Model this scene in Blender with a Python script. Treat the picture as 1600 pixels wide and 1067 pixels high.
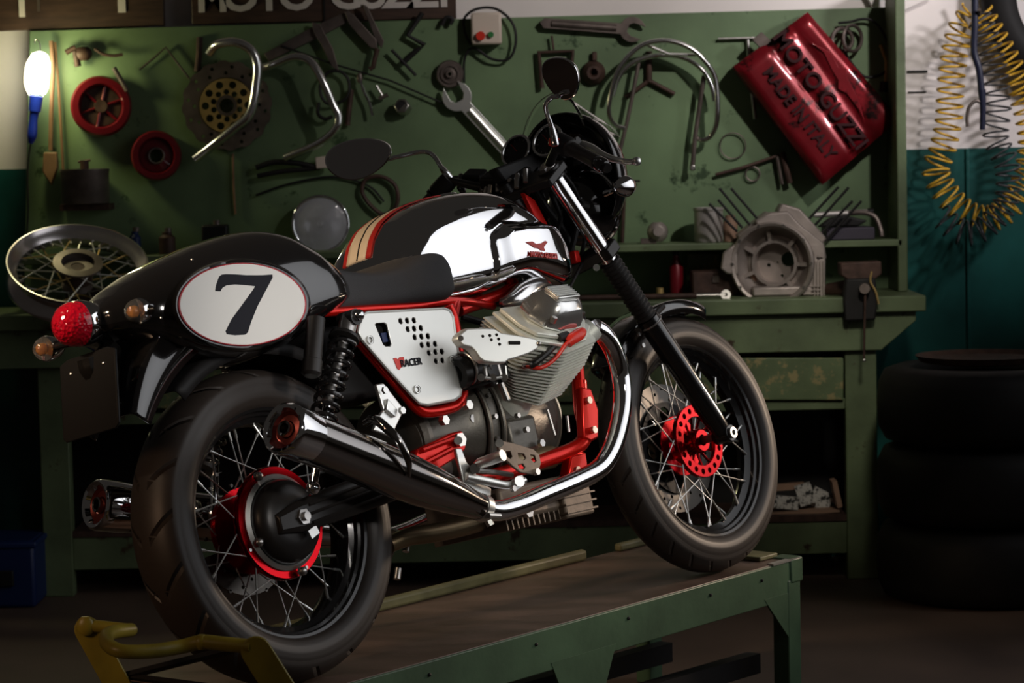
import bpy, bmesh, math, random
from mathutils import Vector, Matrix, Euler
random.seed(7)
for _o in list(bpy.data.objects): bpy.data.objects.remove(_o, do_unlink=True)
SC = bpy.context.scene
COL = SC.collection
V = Vector

# ---------------------------------------------------------------- camera
F = 4208.29                      # focal length in pixels of a 1600 px wide frame
CAM_Z = 1.41
CR = Matrix(((0.9998, 0.0, 0.022), (-0.0016, 0.9972, 0.0743), (-0.0219, -0.0743, 0.997)))   # columns: right, forward, up
cam_data = bpy.data.cameras.new('camera')
cam = bpy.data.objects.new('camera', cam_data)
COL.objects.link(cam)
cam_data.sensor_width = 36
cam_data.lens = F / 1600 * 36
cam_data.clip_end = 60
right, fwd, upv = CR.col[0], CR.col[1], CR.col[2]
m4 = Matrix((( right.x, upv.x, -fwd.x, 0), (right.y, upv.y, -fwd.y, 0), (right.z, upv.z, -fwd.z, CAM_Z), (0, 0, 0, 1)))
cam.matrix_world = m4
cam_data.dof.use_dof = True
cam_data.dof.focus_distance = 5.75
cam_data.dof.aperture_fstop = 8.0
SC.camera = cam

# ---------------------------------------------------------------- world, exposure, studio lamps and added fills
SC.view_settings.view_transform = 'Standard'
SC.view_settings.look = 'None'
SC.view_settings.gamma = 1
SC.view_settings.use_curve_mapping = False
SC.view_settings.exposure = 0.0
w = bpy.data.worlds.new('world'); SC.world = w; w.use_nodes = True
w.node_tree.nodes['Background'].inputs[0].default_value = (0.9, 0.8, 0.7, 1)
w.node_tree.nodes['Background'].inputs[1].default_value = 0.021

def area(name, loc, target, sx, sy, power, color, spread=180):
    d = bpy.data.lights.new(name, 'AREA'); d.shape = 'RECTANGLE'; d.size = sx; d.size_y = sy
    d.energy = power; d.color = color; d.spread = math.radians(spread)
    o = bpy.data.objects.new(name, d); COL.objects.link(o); o.location = loc
    o.rotation_euler = (V(target) - V(loc)).to_track_quat('-Z', 'Y').to_euler()
    return o
def spot(name, loc, target, power, color, deg, blend=.6, r=.12):
    d = bpy.data.lights.new(name, 'SPOT'); d.energy = power; d.color = color
    d.spot_size = math.radians(deg); d.spot_blend = blend; d.shadow_soft_size = r
    o = bpy.data.objects.new(name, d); COL.objects.link(o); o.location = loc
    o.rotation_euler = (V(target) - V(loc)).to_track_quat('-Z', 'Y').to_euler()
    return o
area('softbox_lamp', (2.3, 5.7, 2.05), (0.0, 5.85, 1.15), 3.5, 2.3, 12.5, (0.96, 0.97, 1.0), 105)
spot('tail_fill', (1.3, 3.2, 1.9), (-0.45, 5.5, 0.95), 150, (1.0, 0.95, 0.9), 17, .9, .15)  # unseen spot added to brighten the tail and its number plate
spot('engine_fill', (1.6, 4.2, 1.6), (0.12, 5.95, 0.7), 60, (1.0, 0.95, 0.84), 22, .9, .12)  # added spot with no real source, lifts the fins and engine
spot('bench_fill', (1.05, 6.1, 2.3), (1.0, 8.45, .72), 95, (1.0, 0.93, 0.80), 22, 1.0, .15)  # extra spot put in to brighten the right end of the bench
spot('side_wall_lamp', (2.7, 7.0, 2.5), (1.75, 8.94, 1.85), 150, (1.0, 0.95, 0.97), 48, .7, .12)
spot('wall_lamp', (1.9, 6.0, 3.1), (0.62, 8.85, 1.75), 215, (1.0, 0.93, 0.88), 42, 1.0, .07)
spot('back_lamp', (-2.3, 4.3, 2.3), (-0.35, 5.75, 0.95), 190, (1.0, 0.76, 0.52), 22, .8, .2)
spot('rim_lamp', (2.6, 7.6, 1.2), (0.55, 6.45, 0.6), 110, (1.0, 0.76, 0.56), 26, .8, .1)
spot('tyre_fill', (-2.4, 3.6, 1.5), (-0.6, 5.5, 0.45), 60, (1.0, 0.62, 0.38), 24, .9, .3)  # warm front fill added for the rear tyre, not a real lamp

# ---------------------------------------------------------------- geometry of the two spaces
def at(px, py, Y):
    "a point of the workshop wall plane at depth Y"
    d = CR @ V(((px - 800) / F, 1, (533.5 - py) / F))
    return V((0, 0, CAM_Z)) + d * (Y / d.y)
BR = Matrix(((0.6469, -0.7363, -0.1985), (0.7624, 0.6304, 0.146), (0.0177, -0.2458, 0.9692)))
BT = V((-0.4452, 5.3802, 0.3303))
BRI = BR.inverted()
def B(px, py, y):
    "a point of the motorcycle's own space (x forward, y left, z up) on its lengthwise plane y"
    d = BRI @ (CR @ V(((px - 800) / F, 1, (533.5 - py) / F)))
    c = BRI @ (V((0, 0, CAM_Z)) - BT)
    return c + d * ((y - c.y) / d.y)

# ---------------------------------------------------------------- materials
def lin(c): return tuple(((v / 12.92) if v <= .04045 else ((v + .055) / 1.055) ** 2.4) for v in c)
def hexc(h): return lin(tuple(int(h[i:i + 2], 16) / 255 for i in (0, 2, 4)))
def mat(name, col, rough=.5, metal=0, var=0, vscale=8, bump=0, bscale=60, coat=0, spec=.5, wear=None, wscale=5, wamt=.6, trans=0, emit=None, estr=0, ior=1.45, stretch=(1, 1, 1), alpha=1, rvar=0):
    m = bpy.data.materials.new(name); m.use_nodes = True
    n = m.node_tree.nodes; l = m.node_tree.links; b = n['Principled BSDF']
    c = hexc(col) if isinstance(col, str) else col
    b.inputs['Base Color'].default_value = (*c, 1)
    b.inputs['Roughness'].default_value = rough; b.inputs['Metallic'].default_value = metal
    b.inputs['Specular IOR Level'].default_value = spec; b.inputs['IOR'].default_value = ior
    b.inputs['Coat Weight'].default_value = coat; b.inputs['Coat Roughness'].default_value = .03
    b.inputs['Transmission Weight'].default_value = trans
    b.inputs['Alpha'].default_value = alpha
    if emit: b.inputs['Emission Color'].default_value = (*hexc(emit), 1); b.inputs['Emission Strength'].default_value = estr
    tc = n.new('ShaderNodeTexCoord'); mp = n.new('ShaderNodeMapping'); mp.inputs['Scale'].default_value = stretch
    l.new(tc.outputs['Object'], mp.inputs['Vector'])
    src = None
    if var:
        t = n.new('ShaderNodeTexNoise'); t.inputs['Scale'].default_value = vscale; t.inputs['Detail'].default_value = 6
        l.new(mp.outputs[0], t.inputs['Vector'])
        r = n.new('ShaderNodeMapRange'); r.inputs[1].default_value = .3; r.inputs[2].default_value = .7
        r.inputs[3].default_value = 1 - var; r.inputs[4].default_value = 1 + var; l.new(t.outputs[0], r.inputs[0])
        mx = n.new('ShaderNodeVectorMath'); mx.operation = 'SCALE'; mx.inputs[0].default_value = c
        l.new(r.outputs[0], mx.inputs['Scale']); l.new(mx.outputs[0], b.inputs['Base Color']); src = mx.outputs[0]
        if rvar:
            q = n.new('ShaderNodeMapRange'); q.inputs[1].default_value = .3; q.inputs[2].default_value = .7
            q.inputs[3].default_value = max(0.02, rough - rvar); q.inputs[4].default_value = min(1, rough + rvar)
            l.new(t.outputs[0], q.inputs[0]); l.new(q.outputs[0], b.inputs['Roughness'])
    if wear:
        t = n.new('ShaderNodeTexNoise'); t.inputs['Scale'].default_value = wscale; t.inputs['Detail'].default_value = 9; t.inputs['Roughness'].default_value = .7
        l.new(mp.outputs[0], t.inputs['Vector'])
        r = n.new('ShaderNodeValToRGB'); r.color_ramp.elements[0].position = wamt; r.color_ramp.elements[1].position = wamt + .06
        l.new(t.outputs[0], r.inputs[0])
        mx = n.new('ShaderNodeMix'); mx.data_type = 'RGBA'; l.new(r.outputs[0], mx.inputs['Factor'])
        if src: l.new(src, mx.inputs['A'])
        else: mx.inputs['A'].default_value = (*c, 1)
        mx.inputs['B'].default_value = (*hexc(wear), 1)
        l.new(mx.outputs['Result'], b.inputs['Base Color'])
    if bump:
        t = n.new('ShaderNodeTexNoise'); t.inputs['Scale'].default_value = bscale; t.inputs['Detail'].default_value = 4
        l.new(mp.outputs[0], t.inputs['Vector'])
        bp = n.new('ShaderNodeBump'); bp.inputs['Strength'].default_value = bump; bp.inputs['Distance'].default_value = .002
        l.new(t.outputs[0], bp.inputs['Height']); l.new(bp.outputs[0], b.inputs['Normal'])
    return m
M = {}
M['chrome'] = mat('polished chrome', (.86, .86, .88), .045, 1)
M['chrome_dark'] = mat('chrome in dark reflection tone', (.34, .32, .31), .10, 1)  # plain chrome with its dark reflections put into the base colour
M['steel'] = mat('bare steel', (.5, .48, .46), .32, 1, var=.15, vscale=30)
M['alu'] = mat('brushed aluminium', (.80, .80, .77), .38, 1, var=.04, vscale=20)
M['alu_white'] = mat('satin aluminium plate', (.78, .78, .74), .42, .75, var=.03)
M['cast'] = mat('cast aluminium', (.80, .82, .76), .5, .45, var=.08, vscale=40, bump=.15, bscale=200)
M['engine'] = mat('dark engine casting', (.12, .11, .095), .38, .55, var=.15, vscale=25, bump=.25, bscale=180)
M['engine_brown'] = mat('dusty sump casting', (.20, .155, .12), .5, .5, var=.2, vscale=25, bump=.2, bscale=150)
M['red'] = mat('red frame lacquer', (.66, .010, .004), .25, .6, coat=.15)
M['red_hub'] = mat('red anodised hub', (.50, .002, .008), .2, 1.0, coat=.1)
M['black'] = mat('gloss black paint', (.010, .009, .009), .12, 0, coat=1, spec=.6)
M['black_satin'] = mat('satin black metal', (.018, .016, .015), .35, .2)
M['rim_black'] = mat('black wheel rim', (.014, .013, .013), .22, .3, coat=.4)
M['plastic'] = mat('black plastic', (.013, .012, .012), .55, spec=.3)
M['leather'] = mat('black suede seat', (.052, .050, .052), .75, bump=.5, bscale=700, spec=.35)
M['tan'] = mat('tan leather', 'f2dcc0', .42, bump=.3, bscale=300)
M['red_strip'] = mat('red leather strip', (.5, .02, .015), .5)
M['white'] = mat('cream white plate', 'e8e4dc', .28, coat=.5)
M['red_line'] = mat('red pinstripe', 'b0202c', .3)
M['digit'] = mat('dark grey numeral', (.018, .018, .024), .6, spec=.15)
M['lens_red'] = mat('red lamp lens', (.98, .006, .035), .12, coat=1, spec=.4)
M['lens_clear'] = mat('indicator glass', (1, .97, .93), .03, trans=.93, ior=1.3, coat=.5)
M['glass'] = mat('clear glass', (1, 1, 1), .02, trans=1, ior=1.45)
M['smoke'] = mat('clear windscreen', (.93, .93, .93), .03, trans=1, ior=1.05)
M['amber'] = mat('amber bulb', (1.0, .34, .02), .15, trans=.2, coat=1)
M['mirror'] = mat('mirror glass', (.62, .60, .62), .02, 1)
M['gauge'] = mat('gauge face', (.03, .03, .03), .4)
M['gauge_mark'] = mat('gauge marks', (.5, .48, .45), .5)
M['red_cable'] = mat('red rubber lead', (.75, .035, .02), .35)
M['brass'] = mat('dull brass', (.25, .19, .11), .4, .8, var=.15)
M['rubber'] = mat('rubber', (.022, .018, .016), .55, var=.15, vscale=20)
M['old_rubber'] = mat('old tyre rubber', (.007, .006, .006), .62, var=.2, vscale=20, spec=.3, bump=.2, bscale=40)
M['fork_black'] = mat('black fork leg', (.010, .009, .009), .2, .1, coat=.8)
M['disc'] = mat('brake disc steel', (.11, .10, .09), .35, 1, var=.1)
# workshop
M['plaster'] = mat('pale plaster', (.78, .72, .70), .8, var=.06, vscale=3, bump=.15, bscale=30)
M['teal'] = mat('dark teal gloss dado', (.008, .068, .060), .33, var=.35, vscale=5, bump=.25, bscale=12)
M['floor'] = mat('brown concrete', (.115, .075, .055), .55, var=.35, vscale=2.2, bump=.15, bscale=40, stretch=(1, .6, 1))
M['board'] = mat('green painted board', (.120, .185, .092), .5, var=.42, vscale=2.2, bump=.15, bscale=60, wear='2c4226', wscale=7, wamt=.60)
M['bench'] = mat('worn green bench paint', (.105, .140, .070), .5, var=.35, vscale=5, bump=.3, bscale=60, wear='3a2c1c', wscale=9, wamt=.60)
M['bench_worn'] = mat('chipped green drawer paint', (.10, .135, .065), .45, var=.3, vscale=6, bump=.3, bscale=60, wear='8a8058', wscale=22, wamt=.53)
M['lift'] = mat('green lift paint', (.060, .112, .060), .45, var=.25, vscale=6, bump=.3, bscale=50, wear='15120c', wscale=16, wamt=.67)
M['lift_top'] = mat('worn brown platform', (.13, .085, .065), .42, var=.35, vscale=4, bump=.2, bscale=60, stretch=(1, 2.5, 1), rvar=.1)
M['lip'] = mat('worn olive rail', (.16, .15, .07), .5, var=.3, vscale=14)
M['yellow'] = mat('yellow stand paint', (.24, .185, .018), .4, var=.25, vscale=12, wear='3a2010', wscale=16, wamt=.66)
M['hose'] = mat('yellow air hose', (.62, .36, .03), .35)
M['hose_dark'] = mat('dark air hose', (.05, .05, .055), .4)
M['wood'] = mat('dark wood', (.050, .026, .017), .55, var=.35, vscale=9, stretch=(1, 1, 6))
M['sign_white'] = mat('aged white lettering', (.62, .56, .52), .7, wear='40302a', wscale=30, wamt=.62)
M['rust'] = mat('rusty iron', (.060, .032, .024), .6, .3, var=.4, vscale=30, bump=.4, bscale=80)
M['iron'] = mat('old dull iron', (.135, .108, .096), .45, .6, var=.3, vscale=20)
M['tin_red'] = mat('dented red tin', (.20, .008, .014), .3, .35, coat=.4, var=.3, vscale=9, wear='1c0a0a', wscale=7, wamt=.55)
M['tin_ink'] = mat('dark embossed ink', (.035, .008, .010), .6, spec=.2)
M['cover_alu'] = mat('polished cover', (.85, .85, .84), .16, .9)
M['chrome_soft'] = mat('dulled chrome', (.85, .84, .84), .2, 1)
M['rim_old'] = mat('old wheel rim', (.62, .58, .58), .22, .9, var=.12, vscale=14)
M['dark_red'] = mat('dark red enamel', (.15, .006, .012), .3, .2, coat=.4, var=.2)
M['blue'] = mat('blue handle plastic', (.01, .03, .38), .35)
M['blue_dim'] = mat('blue crate plastic', (.004, .016, .085), .5)
M['navy'] = mat('dark navy rubber', (.012, .014, .035), .4)
M['violet'] = mat('violet grey card', (.045, .038, .055), .6)
M['ivory'] = mat('ivory plastic', (.62, .52, .44), .45)
M['btn_red'] = mat('red button', (.6, .03, .015), .4)
M['btn_green'] = mat('green button', (.03, .18, .05), .4)
M['gold'] = mat('yellow zinc', (.45, .31, .12), .5, .5, var=.2, vscale=20)
M['lightwood'] = mat('pale wood', (.22, .12, .06), .6, var=.25)
M['bulb'] = mat('lit lamp glass', (1, 1, 1), .3, emit='fffbd8', estr=14)
M['cardboard'] = mat('card and wood scraps', (.25, .15, .10), .7, var=.2)
M['paper'] = mat('printed labels', (.5, .48, .45), .6, wear='202020', wscale=60, wamt=.5)
M['casting'] = mat('bare crankcase casting', (.36, .31, .285), .5, .65, var=.2, vscale=15, bump=.35, bscale=120)
M['pot'] = mat('enamel pot', (.45, .42, .40), .35, .4)
M['lens'] = mat('fluted lamp glass', (.9, .92, .95), .06, .0, trans=.75, coat=1)
M['reflector'] = mat('lamp reflector', (.75, .75, .78), .12, 1)

# ---------------------------------------------------------------- mesh helpers
def frame(d):
    d = V(d).normalized(); a = V((0, 0, 1)) if abs(d.z) < .9 else V((1, 0, 0))
    u = d.cross(a).normalized(); return u, d.cross(u).normalized(), d
def catmull(pts, n=8, closed=False):
    pts = [V(p) for p in pts]; N = len(pts)
    if N < 3: return pts
    out = []; rng = range(N if closed else N - 1)
    for i in rng:
        if closed: p0, p1, p2, p3 = pts[i - 1], pts[i], pts[(i + 1) % N], pts[(i + 2) % N]
        else:
            p1, p2 = pts[i], pts[i + 1]; p0 = pts[i - 1] if i else p1 * 2 - p2; p3 = pts[i + 2] if i + 2 < N else p2 * 2 - p1
        for k in range(n):
            t = k / n; out.append(.5 * ((2 * p1) + (p2 - p0) * t + (2 * p0 - 5 * p1 + 4 * p2 - p3) * t * t + (3 * p1 - p0 - 3 * p2 + p3) * t ** 3))
    if not closed: out.append(pts[-1])
    return out
class MB:
    def __init__(s): s.v = []; s.f = []
    def add(s, vs, fs):
        k = len(s.v); s.v += [V(p) for p in vs]; s.f += [tuple(i + k for i in f) for f in fs]; return s
    def rings(s, rings, cap=True, closed=False, loop=True):
        n = len(rings[0]); vs = [p for r in rings for p in r]; fs = []; R_ = len(rings)
        for i in range(R_ if closed else R_ - 1):
            a = i * n; b = ((i + 1) % R_) * n
            for j in range(n if loop else n - 1):
                k = (j + 1) % n; fs.append((a + j, a + k, b + k, b + j))
        if cap and not closed: fs.append(tuple(range(n))[::-1]); fs.append(tuple((R_ - 1) * n + j for j in range(n)))
        return s.add(vs, fs)
    def tube(s, pts, r, seg=12, closed=False, smooth=0, cap=True):
        if smooth: 
            if isinstance(r, (list, tuple)):
                rr = catmull([V((q, 0, 0)) for q in r], smooth, closed); r = [q.x for q in rr]
            pts = catmull(pts, smooth, closed)
        pts = [V(p) for p in pts]; N = len(pts); R_ = r if isinstance(r, (list, tuple)) else [r] * N
        rings = []; u = None
        for i, p in enumerate(pts):
            if closed: t = pts[(i + 1) % N] - pts[i - 1]
            else: t = pts[min(i + 1, N - 1)] - pts[max(i - 1, 0)]
            t = t.normalized() if t.length > 1e-9 else V((0, 0, 1))
            if u is None: u = frame(t)[0]
            else: u = (u - t * u.dot(t)); u = u.normalized() if u.length > 1e-6 else frame(t)[0]
            w_ = t.cross(u)
            rings.append([p + (u * math.cos(2 * math.pi * j / seg) + w_ * math.sin(2 * math.pi * j / seg)) * R_[i] for j in range(seg)])
        return s.rings(rings, cap, closed)
    def cyl(s, a, b, r, r2=None, seg=24): return s.tube([a, b], [r, r if r2 is None else r2], seg)
    def lathe(s, prof, o, d, seg=48, cap=False, loop=False):
        "prof: (radius, distance along axis) pairs; loop: profile closed on itself"
        u, w_, d = frame(d); o = V(o); rings = []
        for j in range(seg):
            a = 2 * math.pi * j / seg; e = u * math.cos(a) + w_ * math.sin(a)
            rings.append([o + e * r + d * h for r, h in prof])
        return s.rings(rings, False, True, loop)
    def box(s, c, size, rot=None):
        c = V(c); h = V(size) / 2; vs = []
        for i in (-1, 1):
            for j in (-1, 1):
                for k in (-1, 1):
                    p = V((i * h.x, j * h.y, k * h.z)); vs.append(c + (rot @ p if rot else p))
        return s.add(vs, [(0, 1, 3, 2), (4, 6, 7, 5), (0, 4, 5, 1), (2, 3, 7, 6), (0, 2, 6, 4), (1, 5, 7, 3)])
    def prism(s, pts, d):
        "pts: planar outline (3-D), d: thickness vector"
        pts = [V(p) for p in pts]; d = V(d); n = len(pts)
        vs = pts + [p + d for p in pts]
        return s.add(vs, [tuple(range(n))[::-1], tuple(range(n, 2 * n))] + [(i, (i + 1) % n, n + (i + 1) % n, n + i) for i in range(n)])
    def sphere(s, c, r, seg=20, sc=(1, 1, 1), rot=None):
        rings = []
        for i in range(1, seg // 2):
            a = math.pi * i / (seg // 2)
            ring = []
            for j in range(seg):
                b = 2 * math.pi * j / seg; p = V((math.sin(a) * math.cos(b) * sc[0], math.sin(a) * math.sin(b) * sc[1], math.cos(a) * sc[2])) * r
                ring.append(V(c) + (rot @ p if rot else p))
            rings.append(ring)
        return s.rings(rings)
    def torus(s, c, d, R_, r, seg=48, ts=10):
        u, w_, d = frame(d)
        return s.tube([V(c) + (u * math.cos(2 * math.pi * i / seg) + w_ * math.sin(2 * math.pi * i / seg)) * R_ for i in range(seg)], r, ts, True)
    def nut(s, c, d, r, h):
        return s.tube([V(c), V(c) + V(d).normalized() * h], r, 6)
def origin_of(parent):
    return V(parent['_o']) if parent is not None and '_o' in parent else V((0, 0, 0))
def obj(name, mb, m, parent=None, sharp=35, bevel=0, solid=0, sub=0, base=False, bseg=2):
    "links the collected shapes as ONE mesh object, its origin at its own centre (base=True: centre of its underside)"
    lo = V([min(p[i] for p in mb.v) for i in range(3)]); hi = V([max(p[i] for p in mb.v) for i in range(3)])
    c = (lo + hi) / 2
    if base: c.z = lo.z
    me = bpy.data.meshes.new(name); me.from_pydata([p - c for p in mb.v], [], mb.f)
    bm = bmesh.new(); bm.from_mesh(me); bmesh.ops.recalc_face_normals(bm, faces=bm.faces)
    ca = math.cos(math.radians(sharp))
    for f in bm.faces: f.smooth = True
    for e in bm.edges:
        if len(e.link_faces) == 2: e.smooth = e.link_faces[0].normal.dot(e.link_faces[1].normal) > ca
    bm.to_mesh(me); bm.free()
    o = bpy.data.objects.new(name, me); COL.objects.link(o)
    me.materials.append(M[m] if isinstance(m, str) else m)
    if parent is not None: o.parent = parent
    o.location = c - origin_of(parent); o['_o'] = list(c)
    if solid: q = o.modifiers.new('solidify', 'SOLIDIFY'); q.thickness = solid; q.offset = 0
    if bevel:
        q = o.modifiers.new('bevel', 'BEVEL'); q.width = bevel; q.segments = bseg; q.limit_method = 'ANGLE'; q.angle_limit = math.radians(40); q.harden_normals = False
    if sub: q = o.modifiers.new('subsurf', 'SUBSURF'); q.levels = sub; q.render_levels = sub
    return o
def tag(o, label=None, cat=None, group=None, kind=None):
    if label: o['label'] = label
    if cat: o['category'] = cat
    if group: o['group'] = group
    if kind: o['kind'] = kind
    return o
def thing(name, label, cat, loc, group=None):
    o = bpy.data.objects.new(name, None); COL.objects.link(o); o.location = loc; o['_o'] = list(loc); o.empty_display_size = .05
    return tag(o, label, cat, group)
def text(name, s, size, m, loc, mtx, extrude=.002, offset=0, parent=None, sx=1, shear=0, space=1):
    cu = bpy.data.curves.new(name, 'FONT'); cu.body = s; cu.size = size; cu.extrude = extrude; cu.offset = offset; cu.shear = shear; cu.space_character = space
    cu.align_x = 'CENTER'; cu.align_y = 'CENTER'; cu.resolution_u = 3
    t = bpy.data.objects.new(name, cu); COL.objects.link(t)
    me = bpy.data.meshes.new_from_object(t.evaluated_get(bpy.context.evaluated_depsgraph_get()))
    bpy.data.objects.remove(t, do_unlink=True)
    o = bpy.data.objects.new(name, me); me.name = name; COL.objects.link(o); me.materials.clear(); me.materials.append(M[m])
    mm = Matrix(mtx).to_4x4() @ Matrix.Diagonal((sx, 1, 1, 1)); 
    for v_ in me.vertices: v_.co = mm @ v_.co
    if parent is not None: o.parent = parent
    o.location = V(loc) - origin_of(parent); o['_o'] = list(loc)
    return o

# moulded facets on the red lens
_m = M['lens_red']; _n = _m.node_tree.nodes; _l = _m.node_tree.links
_t = _n.new('ShaderNodeTexVoronoi'); _t.inputs['Scale'].default_value = 130; _c = _n.new('ShaderNodeTexCoord'); _l.new(_c.outputs['Object'], _t.inputs['Vector'])
_b = _n.new('ShaderNodeBump'); _b.inputs['Strength'].default_value = .8; _b.inputs['Distance'].default_value = .004; _l.new(_t.outputs['Distance'], _b.inputs['Height']); _l.new(_b.outputs[0], _n['Principled BSDF'].inputs['Normal'])
# ================================================================ THE WORKSHOP
YB = 8.85
def P(px, py, off=.01): return at(px, py, YB - off)
S = 1 / 475.0
def outline(pts, off, th, name, m, parent=None, bevel=.0015, sharp=35):
    o = obj(name, MB().prism([P(x, y, off) for x, y in pts], (0, th, 0)), m, parent, bevel=bevel, sharp=sharp); return o
def rod(pts, r, off=.02, smooth=0, closed=False, seg=10):
    "pts: (px, py[, off]); r in pixels"
    q = [P(p[0], p[1], p[2] if len(p) > 2 else off) for p in pts]
    return MB().tube(q, r * S, seg, closed, smooth)

# --- setting
st = lambda o: tag(o, kind='structure')
st(obj('floor', MB().box((0, 6, -.02), (9, 8, .04)), 'floor'))
zsplit = at(1500, 232, 8.94).z
st(obj('wall_back', MB().box((0, 8.99, (zsplit + 3.2) / 2), (9, .1, 3.2 - zsplit)), 'plaster'))
st(obj('trim_1', MB().box((0, 8.985, zsplit / 2), (9, .1, zsplit)), 'teal'))
q = at(1512, 300, 8.93); st(obj('trim_2', MB().box((q.x, 8.932, zsplit / 2), (.012, .012, zsplit)), 'teal', bevel=.003))
a_, b_ = at(1395, 24, 8.9), at(1455, -4, 8.9)
st(obj('trim_3', MB().prism([a_, b_, b_ + V((0, 0, .3)), a_ + V((-.25, 0, .36)), a_ + V((-.06, 0, .02))], (0, .04, 0)), 'plaster'))

# --- tool board with its shelf and side post
tb = thing('tool_board', 'large green painted tool board fixed to the wall above the workbench', 'tool board', (0, YB, .95))
pts = [P(46, 48, 0), P(1396, 11, 0), P(1404, 470, 0), P(36, 505, 0)]
obj('back_panel', MB().prism(pts, (0, .03, 0)), 'board', tb, bevel=.003)
def zrow(y0, Y): return at(800, y0, Y).z
zs = zrow(387, 8.62)
obj('shelf', MB().box(((P(36, 0).x + P(1395, 380).x) / 2, 8.735, zs - .011), (P(1395, 380).x - P(36, 0).x, .23, .022)), 'bench', tb, bevel=.003)
xr = at(1405, 250, 8.62).x
obj('side_post', MB().box((xr + .008, 8.735, (.9 + 1.9) / 2), (.032, .23, 1.0)), 'bench', tb, bevel=.004)
xl = P(52, 200).x

# --- workbench
wbn = thing('workbench', 'long worn green steel workbench with drawers standing against the wall', 'workbench', (0, 8.6, 0))
x0, x1 = -2.1, at(1447, 470, 8.4).x
obj('worktop', MB().box(((x0 + x1) / 2, 8.63, .875), (x1 - x0, .46, .05)), 'bench', wbn, bevel=.005)
zt, zb = .85, at(1350, 548, 8.42).z
xa, xb_ = at(1432, 500, 8.42).x, at(1378, 548, 8.42).x
obj('apron', MB().prism([(x0, 8.43, zt), (xa, 8.43, zt), (xa, 8.43, zt - .03), (xb_, 8.43, zb), (x0, 8.43, zb)], (0, .025, 0)), 'bench', wbn, bevel=.003)
def px_box(name, x0p, x1p, y0p, y1p, Y, d, m, parent, bevel=.003):
    a, b = at(x0p, y0p, Y), at(x1p, y0p, Y); c, e = at(x0p, y1p, Y), at(x1p, y1p, Y)
    return obj(name, MB().prism([(a.x, Y, a.z), (b.x, Y, (a.z + b.z) / 2 if 0 else b.z), (e.x, Y, e.z), (c.x, Y, c.z)], (0, d, 0)), m, parent, bevel=bevel)
def legbox(xp0, xp1, Y0, d):
    a, b = at(xp0, 700, Y0).x, at(xp1, 700, Y0).x
    return MB().box(((a + b) / 2, Y0 + d / 2, .425), (b - a, d, .85))
for s in ((1322, 1371), (62, 108)): obj('leg', legbox(s[0], s[1], 8.455, .06), 'bench', wbn, bevel=.004)
for s in ((1325, 1369), (66, 104)): obj('leg', legbox(s[0], s[1], 8.78, .06), 'bench', wbn, bevel=.004)
xL, xR = at(108, 700, 8.46).x, at(1322, 700, 8.46).x
obj('rail', MB().box(((xL + xR) / 2, 8.48, at(1270, 632, 8.46).z), (xR - xL, .03, .035)), 'bench', wbn, bevel=.003)
zl = at(1270, 810, 8.46).z
obj('lower_shelf', MB().box(((xL + xR) / 2, 8.63, zl), (xR - xL, .34, .02)), 'rust', wbn)
zk = at(1270, 866, 8.46).z
obj('kick_board', MB().box(((xL + xR) / 2, 8.475, (zl + zk) / 2 - .005), (xR - xL, .02, zl - zk - .01)), 'bench', wbn, bevel=.003)
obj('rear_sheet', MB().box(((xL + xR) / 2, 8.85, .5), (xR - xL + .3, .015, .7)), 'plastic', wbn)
for xa_, xb2 in ((1095, 1318), (860, 1085), (626, 850), (392, 616), (158, 382)):
    d = px_box('drawer', xa_, xb2, 557 + (1318 - xa_) * .01, 622 + (1318 - xa_) * .014, 8.45, .02, 'bench_worn', wbn)
# --- things under the bench
def pxpt(px, py, Y): return at(px, py, Y)
t = thing('parts_tray', 'shallow wooden tray of small parts and printed cards on the low bench shelf', 'tray', at(1262, 806, 8.52), None)
obj('tray_base', MB().prism([at(1200, 803, 8.5), at(1312, 796, 8.5), at(1312, 800, 8.5), at(1200, 808, 8.5)], (0, .16, 0)), 'cardboard', t)
for i, (x, y, w_, h_, r) in enumerate([(1228, 785, 40, 20, .1), (1258, 772, 26, 34, -.3), (1282, 780, 34, 30, .5), (1240, 798, 56, 10, 0), (1292, 792, 30, 18, .2)]):
    rot = Euler((0, r, 0)).to_matrix()
    obj('parts_card', MB().box(at(x, y, 8.54 + .02 * i), (w_ / 500, .02, h_ / 500), rot), 'paper', t)
obj('side_plank', MB().box(at(1306, 770, 8.53), (.016, .08, .085), Euler((0, -.2, 0)).to_matrix()), 'cardboard', t)
obj('side_plank', MB().box(at(1232, 760, 8.6), (.10, .03, .02), Euler((0, -.05, 0)).to_matrix()), 'cardboard', t)
t = thing('plastic_crate', 'dark blue plastic crate standing on the floor left of the bench leg', 'crate', V((at(20, 900, 8.3).x, 8.4, 0)))
a, b = at(-40, 940, 8.25), at(52, 846, 8.25)
obj('crate_body', MB().box(((a.x + b.x) / 2, 8.4, b.z / 2 + .0), (b.x - a.x, .28, b.z)), 'blue_dim', t, bevel=.012)
obj('crate_rim', MB().box(((a.x + b.x) / 2, 8.4, b.z - .012), (b.x - a.x + .015, .295, .02)), 'blue_dim', t, bevel=.006)
obj('hand_hole', MB().box((a.x * .4 + b.x * .6 - .02, 8.256, b.z * .45), (.06, .012, .05)), 'plastic', t, bevel=.004)

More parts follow.
